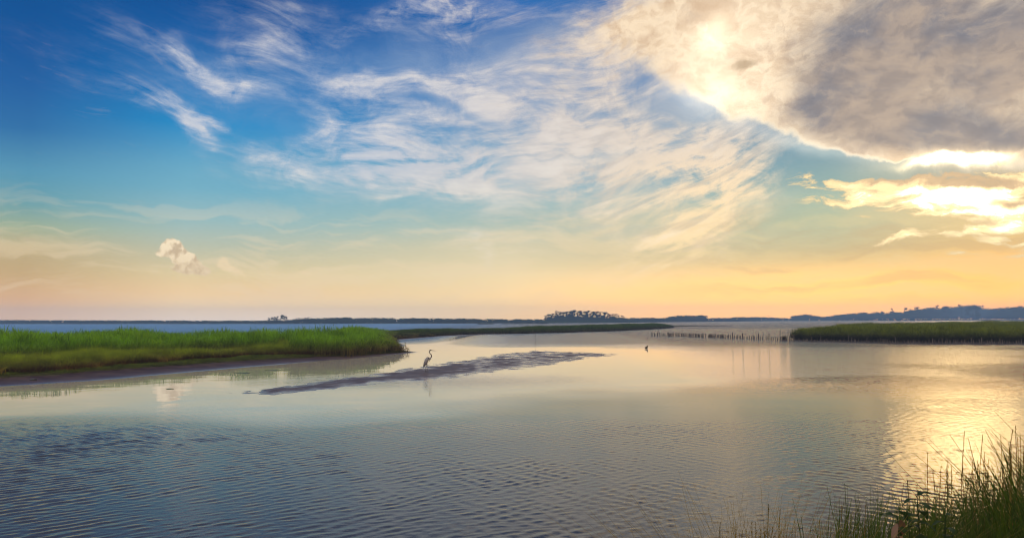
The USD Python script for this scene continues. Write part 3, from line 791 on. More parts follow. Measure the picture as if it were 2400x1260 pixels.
def islet(px0, px1, d, w, h=0.35):
    (x0, _), (x1, _) = WD(px0, d), WD(px1, d)
    v, f, _ = grid_mesh(np.linspace(x0, x1, 40), np.linspace(d, d + w, 8), lambda X, Y: -0.3 + (h + 0.3) * (1 - np.abs((X - x0) / (x1 - x0) * 2 - 1) ** 4) * np.sin(np.pi * np.clip((Y - d) / w, 0, 1)))
    obj('mud_islet', (v, f), MUD, smooth=True, kind='structure')


islet(1120, 1158, 515, 8); fringe('islet_grass', (1124, 517), (1152, 517), 60, 4, 0.8, 'dark grass on the smallest low islet left of the pine island')
islet(1172, 1290, 545, 9); fringe('islet_grass', (1180, 547), (1284, 547), 130, 5, 0.55, 'dark thread of grass in front of the pine island')
fringe('shore_grass', (1272, 640), (1470, 720), 320, 12, 2.0, 'green marsh edge at the foot of the pine island')
fringe('shore_grass', (1470, 720), (1860, 1140), 420, 14, 1.7, 'dark marsh edge under the middle tree line')
fringe('shore_grass', (1860, 1135), (2325, 1180), 500, 18, 2.4, 'dark marsh edge under the blue wood on the right')

# single trees that stand out
PINES = []


def tree(name, parts, label, px, d, ptop, href, mat=NEEDLES, group=None, key=None, source={}):
    h = top_z(px, ptop, d)
    x, y = WD(px, d)
    if key in source:
        return thing(name, label, 'tree', (x, y, 0.2), rng.uniform(0, 6.28), h / href, group, source[key])
    t = thing(name, label, 'tree', (x, y, 0.2), rng.uniform(0, 6.28), h / href, group)
    obj('trunk', parts[0], BARK, t); obj('crown', parts[1], mat, t)
    source[key] = t
    return t


KINDS = [pine_parts(11, b, s, 300 + i) for i, (b, s) in enumerate([(0.52, 3.6), (0.6, 3.2), (0.48, 4.0), (0.64, 3.0), (0.55, 4.2)])]
tops = [(1278, 741), (1283, 738), (1289, 737.5), (1296, 736.5), (1303, 734), (1310, 731.5), (1317, 733), (1323, 732.5), (1330, 731), (1337, 730), (1343, 729.5), (1350, 728.5), (1356, 730), (1362, 731), (1368, 731.5), (1374, 730.5), (1380, 730),
        (1387, 732), (1393, 731.5), (1400, 732), (1407, 732), (1413, 733.5), (1420, 733), (1427, 735.5), (1436, 736.5), (1443, 737.5), (1451, 739), (1460, 741)]
for i, (px, py) in enumerate(tops):
    lab = 'slender pine with a bare trunk on the wooded island'
    grp = 'pines on the wooded island'
    if i == 0: lab, grp = 'pine at the left end of the wooded island', None
    if i == 11: lab, grp = 'tallest pine in the middle of the wooded island', None
    if i == 27: lab, grp = 'lowest pine standing apart at the right end of the wooded island', None
    tree('pine_tree', KINDS[i % 5], lab, px, 690 + rng.uniform(0, 45), py, 11, group=grp, key=('pine', i % 5))
wood('island_undergrowth', [(1276, 690, 747), (1290, 690, 742.5), (1330, 695, 740), (1400, 700, 741), (1440, 705, 743), (1470, 720, 746)], UNIT, LEAVES, 'dense undergrowth beneath the pines of the wooded island', 'thicket', 3, 2.4, 10, 0.25)
for i, (px, py) in enumerate([(631, 746), (638, 744), (645, 743.5), (651, 743), (658, 741), (664, 739.5), (669, 742)]):
    lab, grp = 'pine in the small clump on the far left shore', 'pines of the small left clump'
    if i == 5: lab, grp = 'highest pine of the small clump on the far left shore', None
    tree('pine_tree', KINDS[(i + 2) % 5], lab, px, 632 + rng.uniform(0, 12), py, 11, group=grp, key=('pine', (i + 2) % 5))
for i, (px, py) in enumerate([(694, 746.5), (702, 746), (708, 746.5), (716, 745), (723, 744.5)]):
    tree('pine_tree', KINDS[(i + 1) % 5], 'thin pine in the sparse row right of the small clump', px, 632 + rng.uniform(0, 10), py, 11, group='sparse row of pines', key=('pine', (i + 1) % 5))
SLIM = [pine_parts(11, b, s_, 400 + i) for i, (b, s_) in enumerate([(0.7, 1.7), (0.62, 2.2), (0.75, 1.5), (0.66, 2.0)])]
for i, (px, py, lab) in enumerate([(2092, 722, 'thin pine rising above the left part of the blue wood'), (2125, 721, 'small headed pine above the middle of the blue wood'), (2200, 714, 'flat topped pine above the blue wood'), (2218, 716.5, 'low pine beside the flat topped one above the blue wood'),
                                   (2256, 713, 'spreading pine left of the dark round tree'), (2151, 719, 'pine at the step in the top of the blue wood'), (1803, 738, 'lone pine above the middle tree line'), (1868, 740, 'pine at the left end of the small dark grove')]):
    d = 1120 if px > 1900 else 1080
    tree('pine_tree', SLIM[i % 4], lab, px, d, py + 1.5, 11, key=('slim', i % 4))
BROAD = broad_parts(20, 17, 77)
tree('round_tree', BROAD, 'broad dark round tree, highest above the blue wood', 2281, 1125, 712.5, 20, LEAVES, key='broad')
tree('round_tree', BROAD, 'round tree near the right edge of the blue wood', 2385, 1115, 717, 20, LEAVES, key='broad')
tree('round_tree', BROAD, 'left dense tree of the grove right of the pine island', 1590, 836, 738.5, 20, LEAVES, key='broad')
tree('round_tree', BROAD, 'right dense tree of the grove right of the pine island', 1638, 880, 737.5, 20, LEAVES, key='broad')

# ------------------------------------------------------------------ posts
g = G()
rnd = g.n('object_info'); P = g.n('geometry')
WOOD = g.make('weathered_wood', g.n('principled_bsdf', base_color=g.n('hsv', out='color', hue=0.5, saturation=1.0, value=g.m('multiply_add', rnd, 0.8, 0.6), color=g.mix(g.noise(g.n('mapping', mapping_type='point', vector=P, scale=(9, 9, 1.5)), 3, 4), (0.05, 0.036, 0.026), (0.12, 0.09, 0.065))), roughness=0.9))
pr = np.random.default_rng(5)


def post_mesh(h, r):
    n = 5
    z = np.linspace(-0.6, h, n)
    lean = pr.normal(0, 0.05, 2)
    pts = np.stack([lean[0] * z + pr.normal(0, 0.006, n), lean[1] * z, z], 1)
    v, f = tube(pts, r * np.array([1.05, 1.0, 0.98, 0.95, 0.80]) * pr.uniform(0.93, 1.07, n), 8)
    v = np.array(v); top = v[:, 2] > h - 0.12
    v[top, 2] += pr.normal(0, 0.015, top.sum()) + 0.25 * (v[top, 0] - lean[0] * h) * pr.normal()
    return v, f


def post(px, py, top_px, w_px, label, group):
    p = at(px, py); d = p[1]
    v, f = post_mesh(0.9 * top_px * d / F, max(0.045, w_px * 0.5 * d / F))
    o = obj('post', (v, f), WOOD, label=label, cat='post', group=group)
    UsdGeom.Xformable(o).AddTranslateOp().Set(Gf.Vec3d(float(p[0]), float(p[1]), 0.0))


ROW_Y = ([1520, 1600, 1700, 1760, 1850], [786.5, 788, 791.5, 794, 798.5])
px = 1528.0
special = {}
k = 0
while px < 1848:
    gap = 5.0 if px < 1562 else (2.9 if px < 1700 else 3.6 if px < 1750 else 4.6)
    hgt = pr.uniform(7.5, 10) if px < 1660 else pr.uniform(6, 10.5)
    w = pr.uniform(1.6, 2.6)
    lab, grp = 'short weathered post in the broken row across the open water', 'row of posts in open water'
    if k == 0: lab, grp = 'leftmost post, first of the row across the open water', None
    if abs(px - 1717) < 2 and 'a' not in special: hgt, lab, grp = 15, 'taller thin post near the middle of the row in the water', None; special['a'] = 1
    if abs(px - 1742) < 2.5 and 'b' not in special: hgt, w, lab, grp = 14, 2.6, 'tall thick post right of the middle of the row in the water', None; special['b'] = 1
    if abs(px - 1779) < 2.5 and 'c' not in special: hgt, w, lab, grp = 15, 2.6, 'tall post standing before the gap in the right part of the row', None; special['c'] = 1
    if abs(px - 1802) < 2.5 and 'd' not in special: hgt, w, lab, grp = 17, 1.8, 'tallest thin post of the row, left of the dark tussock', None; special['d'] = 1
    if not (1655 < px < 1660 or 1746 < px < 1750 or 1790 < px < 1794): post(px, np.interp(px, *ROW_Y) + pr.uniform(-0.5, 0.5), hgt, w, lab, grp); k += 1
    px += gap * pr.uniform(0.65, 1.4)
px = 1851.0
EDGE_Y = ([1850, 1900, 2000, 2100, 2200, 2400, 2500], [799.3, 800.6, 802, 805.2, 805.6, 806.6, 807])
k = 0
while px < 2420:
    hgt = pr.uniform(5, 9) if px < 2050 else pr.uniform(6, 13)
    if pr.random() < 0.16: hgt = pr.uniform(13, 19)
    lab, grp = 'post of the old fence line standing before the dark marsh on the right', 'posts along the right marsh'
    if k == 0: hgt, lab, grp = 14, 'leaning pale post at the left tip of the right marsh', None
    post(px, np.interp(px, *EDGE_Y) + pr.uniform(-0.4, 0.4), hgt, pr.uniform(1.8, 2.8), lab, grp); k += 1
    px += (7.5 if px < 2050 else 6.2) * pr.uniform(0.6, 1.5)

# thin sticks and markers


def stick(name, px, py, top_px, r, label, cat='stick', lean=0.02, mat=None, group=None):
    p = at(px, py); h = top_px * p[1] / F
    z = np.linspace(-0.5, h, 6)
    v, f = tube(np.stack([lean * z + 0.01 * np.sin(z * 3), 0.01 * z, z], 1), np.linspace(r, r * 0.6, 6), 6)
    o = obj(name, (v, f), mat or WOOD, label=label, cat=cat, group=group)
    UsdGeom.Xformable(o).AddTranslateOp().Set(Gf.Vec3d(float(p[0]), float(p[1]), 0.0))


g = G()
PALE = g.make('pale_paint', g.n('principled_bsdf', base_color=g.mix(g.noise(g.n('geometry'), 6, 3), (0.55, 0.52, 0.45), (0.7, 0.68, 0.6)), roughness=0.7))
stick('marker_pole', 1255, 807, 26, 0.022, 'thin bare pole standing alone in open water beyond the mud bar', 'pole', 0.012)
stick('marker_pole', 1544, 783, 17, 0.03, 'thin pole in the water at the right end of the green spit', 'pole', -0.01)
stick('white_stake', 1051, 783.5, 8, 0.06, 'short white stake on the shore of the green spit', 'stake', 0.0, PALE)
stick('dead_stick', 950, 812, 11, 0.03, 'dead stick in the water at the tip of the reed bed', 'stick', 0.06)
stick('dead_stick', 1517, 794, 4, 0.05, 'tiny stub of wood left of the row of posts', 'stick', 0.1)
for i, (px, tp) in enumerate([(1827.5, 24), (1831, 29), (1834, 22), (1841, 26), (1846, 21), (1849, 28), (1853, 24), (1856, 20)]):
    stick('bare_twig', px, 798.5, tp, 0.024, 'bare thin twig standing by the dark tussock at the end of the post row', 'twig', pr.uniform(-0.08, 0.08), None, 'twigs by the dark tussock')
# dark tussock at the end of the row
p = at(1838, 797.5)
t = thing('grass_tussock', 'small dark tussock standing in the water at the end of the post row', 'tussock', (p[0], p[1], 0))
vv = clump(160, 0.24, 0.72, 0.04, 0.16, 0.25, 3)
obj('blades', vv, DARKREED, t)
mound = trimesh.creation.icosphere(2, 0.3); mound.vertices *= [1, 1, 0.45]
mound.vertices += 0.03 * meshkit.noise(mound.vertices * 7)[:, None] * mound.vertices / 0.3
obj('root_mound', mound, MUD, t, smooth=True)

# dark lump on the mud, and floating weed
p = at(78, 892, 0.05)
st = trimesh.creation.icosphere(3, 1.0); st.vertices *= 1 + 0.35 * meshkit.fbm(st.vertices * 1.3, 3)[:, None]; st.vertices *= [0.12, 0.09, 0.055]
g = G()
STONE = g.make('dark_stone', g.n('principled_bsdf', base_color=g.mix(g.noise(g.n('geometry'), 20, 4), (0.02, 0.018, 0.018), (0.05, 0.045, 0.04)), roughness=0.7))
o = obj('stone', st, STONE, smooth=True, label='small dark lump lying on the purple mud at the left', cat='stone')
UsdGeom.Xformable(o).AddTranslateOp().Set(Gf.Vec3d(float(p[0]), float(p[1]), float(ground_height(np.array([p[0]]), np.array([p[1]]))[0]) + 0.02))
g = G()
WEED = g.make('weed', g.n('principled_bsdf', base_color=g.mix(g.noise(g.n('geometry'), 9, 4), (0.03, 0.05, 0.012), (0.09, 0.11, 0.03)), roughness=0.5))


def mat_mesh(w, l, seed):
    r = np.random.default_rng(seed); a = np.linspace(0, 2 * np.pi, 40, endpoint=False)
    rad = 1 + 0.22 * np.sin(3 * a + r.uniform(0, 6)) + 0.15 * np.sin(7 * a + r.uniform(0, 6)) + r.normal(0, 0.05, 40)
    ring = lambda s, z: np.stack([rad * s * w * np.cos(a), rad * s * l * np.sin(a), np.full(40, z)], 1)
    v = np.vstack([ring(1, -0.01), ring(0.94, 0.010), ring(0.5, 0.014 + 0 * a[0]), [[0, 0, 0.012]]])
    f = []
    for b in (0, 40):
        for j in range(40): q = (j + 1) % 40; f += [(b + j, b + q, b + 40 + q), (b + j, b + 40 + q, b + 40 + j)]
    for j in range(40): f.append((80 + j, 80 + (j + 1) % 40, 120))
    return v, np.array(f)


for i, (px, py, w, l, lab) in enumerate([(570, 874, 0.33, 0.32, 'pale green mat of floating weed by the left mud shore'), (640, 867.5, 0.4, 0.25, 'smaller mat of floating weed, nearer the spit'), (398, 911, 0.12, 0.10, 'tiny floating scrap on the calm water at the left')]):
    p = at(px, py)
    o = obj('floating_weed', mat_mesh(w, l, i), WEED, smooth=True, label=lab, cat='weed mat')
    UsdGeom.Xformable(o).AddTranslateOp().Set(Gf.Vec3d(float(p[0]), float(p[1]), 0.006))

# ------------------------------------------------------------------ the heron
import manifold3d as m3


def flesh(chains, edge=0.008, smooth_n=10):
    """limbs and trunk as hulls of spheres, welded into one skin"""
    bits = []
    for chain in chains:
        sp = [m3.Manifold.sphere(r, 20).scale(s).translate(tuple(map(float, c))) for c, r, s in chain]
        for a, b in zip(sp[:-1], sp[1:]): bits.append(m3.Manifold.batch_hull([a, b]))
    m = m3.Manifold.batch_boolean(bits, m3.OpType.Add).refine_to_length(edge)
    q = m.to_mesh(); t = trimesh.Trimesh(q.vert_properties[:, :3], q.tri_verts, process=True)
    trimesh.smoothing.filter_taubin(t, lamb=0.5, nu=0.52, iterations=smooth_n)
    return t


def plumage(name, stops, scale=30.0, var=0.25):
    """feathers: tone by where on the bird (its own coordinates), broken into small barbs"""
    g = G()
    o = g.n('texture_coordinate', out='object')
    q = g.n('mapping', mapping_type='point', vector=o, rotation=(0, 1.05, 0), scale=(1, 1, 0.25))
    n = g.noise(q, scale * 2, 4, 0.6)
    c = g.n('rgb_ramp', fac=g.n('separate_xyz', out='z', vector=o) + (n - 0.5) * 0.16, ramp=[(a_, tuple(0.72 * np.array(c_))) for a_, c_ in stops])
    c = g.mix(g.smooth(n, 0.5, 0.75) * var * 2, c, g.n('hsv', out='color', hue=0.5, saturation=0.9, value=0.45, color=c))
    return g.make(name, g.n('principled_bsdf', base_color=c, roughness=0.75, specular_ior_level=0.2))


BODY = plumage('heron_body', [(0.0, (0.16, 0.12, 0.10)), (0.30, (0.20, 0.16, 0.15)), (0.50, (0.30, 0.27, 0.26)), (0.66, (0.42, 0.38, 0.35)), (0.80, (0.20, 0.15, 0.12)), (0.95, (0.13, 0.10, 0.08)), (1.04, (0.28, 0.25, 0.22)), (1.1, (0.5, 0.47, 0.43))])
WING = plumage('heron_wing', [(0.2, (0.10, 0.09, 0.09)), (0.40, (0.24, 0.21, 0.20)), (0.6, (0.36, 0.32, 0.30)), (0.76, (0.22, 0.19, 0.18))], 40, 0.35)
DARKF = plumage('heron_dark', [(0.0, (0.02, 0.02, 0.025)), (1.0, (0.05, 0.045, 0.05))])
g = G(); BILL = g.make('heron_bill', g.n('principled_bsdf', base_color=(0.20, 0.15, 0.06), roughness=0.4))
g = G(); LEG = g.make('heron_leg', g.n('principled_bsdf', base_color=g.mix(g.noise(g.n('texture_coordinate', out='object'), 40, 3), (0.05, 0.04, 0.03), (0.10, 0.08, 0.055)), roughness=0.6))
g = G(); EYEM = g.make('bird_eye', g.n('principled_bsdf', base_color=(0.25, 0.16, 0.02), roughness=0.1))

hp = at(1001, 872.5)
HZ0 = float(max(0.0, bar_height(np.array([[hp[0]]]), np.array([[hp[1]]]))[0, 0]))
heron = thing('heron', 'grey heron standing alone on the mud bar, long neck up, bill to the right', 'heron', (hp[0], hp[1], HZ0), math.radians(-6))
S1 = (1, 1, 1)
trunk = [((0.085, 0, 0.640), 0.052, (1, 0.9, 1)), ((0.030, 0, 0.660), 0.082, (1, 0.86, 1)), ((-0.040, 0, 0.575), 0.092, (1, 0.84, 1.1)), ((-0.095, 0, 0.455), 0.070, (1, 0.82, 1.1)), ((-0.140, 0, 0.345), 0.042, (0.9, 0.8, 1.2)), ((-0.172, 0, 0.250), 0.018, (1, 1.3, 1.3))]
neck = [((0.070, 0, 0.640), 0.060, (1, 0.85, 1)), ((0.165, 0, 0.668), 0.040, (1, 0.9, 1)), ((0.212, 0, 0.735), 0.031, S1), ((0.222, 0, 0.805), 0.027, S1), ((0.196, 0, 0.868), 0.024, S1), ((0.145, 0, 0.918), 0.022, S1), ((0.112, 0, 0.965), 0.021, S1), ((0.110, 0, 1.015), 0.021, S1), ((0.136, 0, 1.058), 0.024, S1), ((0.175, 0, 1.076), 0.030, (1.2, 0.85, 0.95)), ((0.225, 0, 1.066), 0.021, (1.3, 0.8, 0.85))]
thighs = [[((-0.030, s * 0.045, 0.470), 0.050, (1, 0.8, 1.1)), ((tx, s * 0.045, 0.350), 0.022, S1)] for s, tx in ((1, -0.060), (-1, 0.005))]
obj('body', flesh([trunk, neck] + thighs), BODY, heron, smooth=True)
# folded wings: thin curved shells with pointed primaries
for s in (1, -1):
    u, w = np.meshgrid(np.linspace(0, 1, 26), np.linspace(-1, 1, 13), indexing='ij')
    cx = 0.045 - 0.225 * u; cz = 0.715 - 0.455 * u
    half = 0.088 * np.sin(np.pi * np.clip(u * 0.88 + 0.09, 0, 1)) ** 0.75 * (1 - 0.15 * u)
    nx, nz = 0.90, -0.44                                   # across the wing, towards the belly
    X_ = cx + nx * half * w; Z_ = cz + nz * half * w
    yb = (0.085 * np.sin(np.pi * np.clip(0.15 + 0.8 * (1 - u), 0, 1)) + 0.012) * np.sqrt(np.clip(1 - 0.75 * w ** 2, 0, 1)) + 0.006 + 0.003 * np.sin(w * 16 + u * 6)
    vo = np.stack([X_, s * yb, Z_], -1).reshape(-1, 3); vi = vo - [0, s * 0.010, 0]
    q = lambda i, j: i * 13 + j
    f = []
    for i in range(25):
        for j in range(12):
            a_, b_, c_, d_ = q(i, j), q(i, j + 1), q(i + 1, j + 1), q(i + 1, j)
            f += [(a_, b_, c_), (a_, c_, d_), (a_ + 338, c_ + 338, b_ + 338), (a_ + 338, d_ + 338, c_ + 338)]
    rim = [q(0, j) for j in range(13)] + [q(i, 12) for i in range(1, 26)] + [q(25, j) for j in range(11, -1, -1)] + [q(i, 0) for i in range(24, 0, -1)]
    for a_, b_ in zip(rim, rim[1:] + rim[:1]): f += [(a_, b_, b_ + 338), (a_, b_ + 338, a_ + 338)]
    wing = obj('wing', (np.vstack([vo, vi]), np.array(f)), WING, heron, smooth=40)
    obj('shoulder_patch', flesh([[((0.075, s * 0.052, 0.700), 0.020, (1, 0.6, 1.2)), ((0.098, s * 0.046, 0.640), 0.012, (1, 0.6, 1.2))]], 0.006, 4), DARKF, heron, smooth=True)
for k, (dx, dz) in enumerate(((0, 0), (-0.022, 0.028), (0.016, -0.016))):
    obj('tail_feather', ribbons([[-0.128 + dx, 0.012 * (k - 1), 0.36 + dz]], [[-0.38, 0, -0.92]], [[0, 0, 0]], [0.155], [0.042], 5, side=np.array([[0.25, 0.95, -0.1]]), taper=0.7), WING, heron)
for up in (0, 1):
    z0 = 1.068 - 0.010 * (1 - up)
    v, f = tube([[0.235, 0, z0], [0.32, 0, z0 - 0.008 + 0.004 * (1 - up)], [0.40, 0, z0 - 0.018 + 0.008 * (1 - up)], [0.455, 0, 1.045]], [0.012, 0.009, 0.005, 0.001], 8)
    obj('upper_bill' if up else 'lower_bill', (v, f), BILL, heron, smooth=True)
for s in (1, -1):
    e = trimesh.creation.icosphere(2, 0.0065); e.apply_translation([0.212, s * 0.020, 1.078]); obj('eye', e, EYEM, heron, smooth=True)
    obj('head_stripe', flesh([[((0.205, s * 0.018, 1.090), 0.007, S1), ((0.150, s * 0.020, 1.088), 0.011, (1.2, 0.7, 1)), ((0.108, s * 0.006, 1.062), 0.006, S1)]], 0.005, 3), DARKF, heron, smooth=True)
obj('head_plume', ribbons([[0.125, 0, 1.072]] * 2, [[-0.9, 0, -0.42]] * 2, [[0, 0, -0.3], [0.05, 0, -0.2]], [0.12, 0.09], [0.008, 0.008], 4, side=np.array([[0, 1.0, 0]] * 2)), DARKF, heron)
# chest plumes hang from the foot of the neck
n_ = 9
obj('chest_plume', ribbons(np.stack([np.linspace(0.10, 0.17, n_), np.linspace(-0.02, 0.02, n_), np.linspace(0.60, 0.645, n_)], 1), np.tile([[-0.15, 0, -0.98]], (n_, 1)), np.tile([[-0.12, 0, 0]], (n_, 1)), np.linspace(0.16, 0.10, n_), np.full(n_, 0.010), 4, side=np.tile([[0.7, 0.7, 0]], (n_, 1))), BODY, heron)
for s, tx, fx in ((1, -0.060, -0.078), (-1, 0.005, 0.010)):
    y0 = s * 0.045
    leg = obj('leg', tube([[tx, y0, 0.375], [tx - 0.004, y0, 0.24], [fx - 0.006, y0, 0.215], [fx, y0, 0.10], [fx, y0, 0.004]], [0.012, 0.0085, 0.012, 0.0075, 0.010], 8), LEG, heron, smooth=True)
    for ang, L in ((0, 0.085), (0.55, 0.075), (-0.55, 0.075), (math.pi, 0.05)):
        c, s_ = math.cos(ang), math.sin(ang)
        obj('toe', tube([[fx, y0, 0.008], [fx + c * L * 0.5, y0 + s_ * L * 0.5, 0.012], [fx + c * L, y0 + s_ * L, 0.003]], [0.007, 0.006, 0.003], 6), LEG, leg, smooth=True)

# small dark bird hunched on the water further out
bp = at(1515, 816.5)
bird = thing('small_bird', 'small dark bird sitting hunched on the calm water beyond the mud bar', 'bird', (bp[0], bp[1], 0.0))
DB = plumage('dark_bird', [(0.0, (0.03, 0.022, 0.015)), (0.2, (0.05, 0.035, 0.02)), (0.35, (0.10, 0.06, 0.03))], 40)
obj('body', flesh([[((-0.12, 0, 0.09), 0.035, (1.3, 0.8, 0.8)), ((-0.04, 0, 0.085), 0.085, (1.1, 0.85, 0.95)), ((0.05, 0, 0.10), 0.085, (1, 0.85, 1)), ((0.075, 0, 0.19), 0.050, S1), ((0.095, 0, 0.255), 0.042, (1.1, 0.9, 1))]], 0.012), DB, bird, smooth=True)
obj('bill', tube([[0.12, 0, 0.262], [0.16, 0, 0.256], [0.20, 0, 0.246]], [0.016, 0.011, 0.003], 8), BILL, bird, smooth=True)
for s in (1, -1):
    obj('wing', flesh([[((0.03, s * 0.055, 0.135), 0.045, (1.2, 0.5, 0.9)), ((-0.07, s * 0.05, 0.11), 0.035, (1.4, 0.5, 0.8)), ((-0.15, s * 0.025, 0.10), 0.014, (1.3, 0.6, 0.8))]], 0.012, 4), DB, bird, smooth=True)
    e = trimesh.creation.icosphere(2, 0.006); e.apply_translation([0.118, s * 0.034, 0.268]); obj('eye', e, EYEM, bird, smooth=True)

# ------------------------------------------------------------------ the near bank, lower right
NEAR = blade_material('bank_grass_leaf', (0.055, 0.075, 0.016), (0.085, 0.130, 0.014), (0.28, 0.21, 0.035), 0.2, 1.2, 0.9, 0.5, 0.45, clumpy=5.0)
DRY = blade_material('dry_stem', (0.14, 0.11, 0.03), (0.28, 0.20, 0.05), (0.36, 0.25, 0.06), 0.3, 1.4, 0.9, 0.45, 0.3, clumpy=5.0)
RUST = blade_material('rusty_panicle', (0.26, 0.12, 0.04), (0.34, 0.17, 0.05), (0.42, 0.24, 0.07), 0.3, 1.4, 0.9, 0.45, 0.3, clumpy=5.0)
GOLD = blade_material('golden_panicle', (0.36, 0.25, 0.06), (0.45, 0.31, 0.07), (0.52, 0.36, 0.09), 0.3, 1.4, 0.9, 0.5, 0.3, clumpy=5.0)


def z_at(py, px, d): return EYE[2] - d * (py - horizon_y(px)) / F


def bank_z(x, y): return float(ground_height(np.array([x]), np.array([y]))[0])


def envelope(px):                    # the row that the mass of blades reaches in the photo
    return np.interp(px, [1560, 1640, 1700, 1760, 1840, 1870, 1960, 2040, 2080, 2150, 2250, 2320, 2400, 2700], [1290, 1262, 1235, 1215, 1262, 1230, 1200, 1205, 1200, 1150, 1130, 1110, 1065, 1010])


def bank_blades(n, px0, px1, d0, d1, low, high, width, lean=0.10, bend=0.22, seed_bias=1.0):
    px = rng.uniform(px0, px1, n); d = rng.uniform(d0, d1, n)
    X = (px - 1200) / F * d
    zb = ground_height(X, d)
    top = envelope(px) + rng.uniform(low, high, n)
    H = np.maximum(0.25, z_at(top, px, d) - zb)
    base = np.stack([X, d, zb - 0.03], 1)
    dirs = np.stack([rng.normal(0.06, lean, n), rng.normal(0, lean, n), np.ones(n)], 1); dirs /= np.linalg.norm(dirs, axis=1, keepdims=True)
    b = np.stack([rng.normal(0.08, bend, n), rng.normal(0, bend * 0.6, n), -np.abs(rng.normal(0, 0.10, n))], 1)
    return ribbons(base, dirs, b, H * 1.15, width * rng.uniform(0.6, 1.4, n), 6, taper=0.8)


dense = join([bank_blades(5200, 2250, 2760, 4.8, 8.3, 5, 140, 0.012, 0.13, 0.28), bank_blades(800, 2080, 2420, 5.6, 7.2, -10, 100, 0.009, 0.07, 0.16), bank_blades(260, 2060, 2260, 5.0, 5.2, 40, 110, 0.009, 0.10, 0.2)])
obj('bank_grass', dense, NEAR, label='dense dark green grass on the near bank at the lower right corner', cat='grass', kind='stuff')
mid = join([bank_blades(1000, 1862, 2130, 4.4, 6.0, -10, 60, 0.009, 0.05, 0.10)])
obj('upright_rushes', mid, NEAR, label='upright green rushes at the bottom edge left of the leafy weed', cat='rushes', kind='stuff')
wisp = [bank_blades(900, 1640, 1850, 4.0, 5.2, -10, 45, 0.005, 0.17, 0.36)]
WISP_LABEL = dict( label='wispy dry grass at the bottom edge, leftmost of the near plants', cat='grass', kind='stuff')


def panicle(pts, n, spread_, size, droop=0.5):
    """a seed head: little spikelets held along the upper stem"""
    pts = np.asarray(pts); t = rng.random(n) ** 0.9
    idx = t * (len(pts) - 1); i = np.clip(idx.astype(int), 0, len(pts) - 2); fr = (idx - i)[:, None]
    p = pts[i] * (1 - fr) + pts[i + 1] * fr
    ax = pts[i + 1] - pts[i]; ax /= np.linalg.norm(ax, axis=1, keepdims=True)
    a = rng.uniform(0, 2 * np.pi, n); out = np.stack([np.cos(a), np.sin(a), np.zeros(n)], 1)
    d = ax * 0.9 + out * spread_ + [0, 0, -0.1 * droop]; d /= np.linalg.norm(d, axis=1, keepdims=True)
    return ribbons(p, d, np.tile([[0.1, 0, -0.3 * droop]], (n, 1)), size * rng.uniform(0.6, 1.3, n) * (1.15 - 0.7 * t), np.full(n, size * 0.13), 3, side=np.stack([-np.sin(a), np.cos(a), 0 * a], 1))


def seed_stem(tip, foot_px, d, head_frac, label, head_mat, n, spread_, size, group=None, droop=0.5):
    x1 = (tip[0] - 1200) / F * d; z1 = z_at(tip[1], tip[0], d)
    x0 = (foot_px - 1200) / F * d; y0 = d + rng.uniform(-0.15, 0.15); z0 = bank_z(x0, y0) - 0.03
    s = np.linspace(0, 1, 14)[:, None]
    p = np.array([x0, y0, z0]) + s * np.array([0.25 * (x1 - x0), 0, z1 - z0]) + s ** 2.6 * np.array([0.75 * (x1 - x0), rng.uniform(-0.1, 0.1), 0])
    t = thing('flowering_plant', label, 'grass plant', p[0], group=group)
    q = p - p[0]
    obj('stem', tube(q, np.linspace(0.0040, 0.0018, 14), 5), DRY, t, smooth=True)
    k = int(14 * (1 - head_frac))
    obj('seed_head', panicle(q[k:], int(n * 0.8), spread_ * 1.3, size * 1.1, droop), head_mat, t)
    m = 4
    i = rng.integers(1, 6, m); a = rng.uniform(0, 6.28, m)
    lv = ribbons(q[i], np.stack([np.cos(a) * 0.5, np.sin(a) * 0.3, np.full(m, 0.85)], 1), np.stack([np.cos(a) * 0.5, 0 * a, np.full(m, -0.45)], 1), rng.uniform(0.25, 0.5, m), np.full(m, 0.007), 5)
    for j in range(m):
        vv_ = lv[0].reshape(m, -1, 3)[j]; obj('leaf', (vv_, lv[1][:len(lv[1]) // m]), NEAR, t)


for i in range(130):                 # airy, branching heads of the wispy grass
    px = rng.uniform(1655, 1845); d = rng.uniform(4.2, 5.0); ty = envelope(px) + rng.uniform(-18, 40)
    x0 = (px - 1200) / F * d; x1 = x0 + rng.normal(0.06, 0.07); z0 = bank_z(x0, d); z1 = z_at(ty, px, d)
    s_ = np.linspace(0, 1, 12)[:, None]
    q = np.array([x0, d, z0]) + s_ * [0, 0, z1 - z0] + s_ ** 2.4 * [x1 - x0, rng.normal(0, 0.05), -0.03]
    wisp.append(tube(q, np.linspace(0.0018, 0.0008, 12), 4)); wisp.append(panicle(q[7:], 46, 1.1, 0.034, 0.4))
obj('wispy_grass', join(wisp), DRY, **WISP_LABEL)

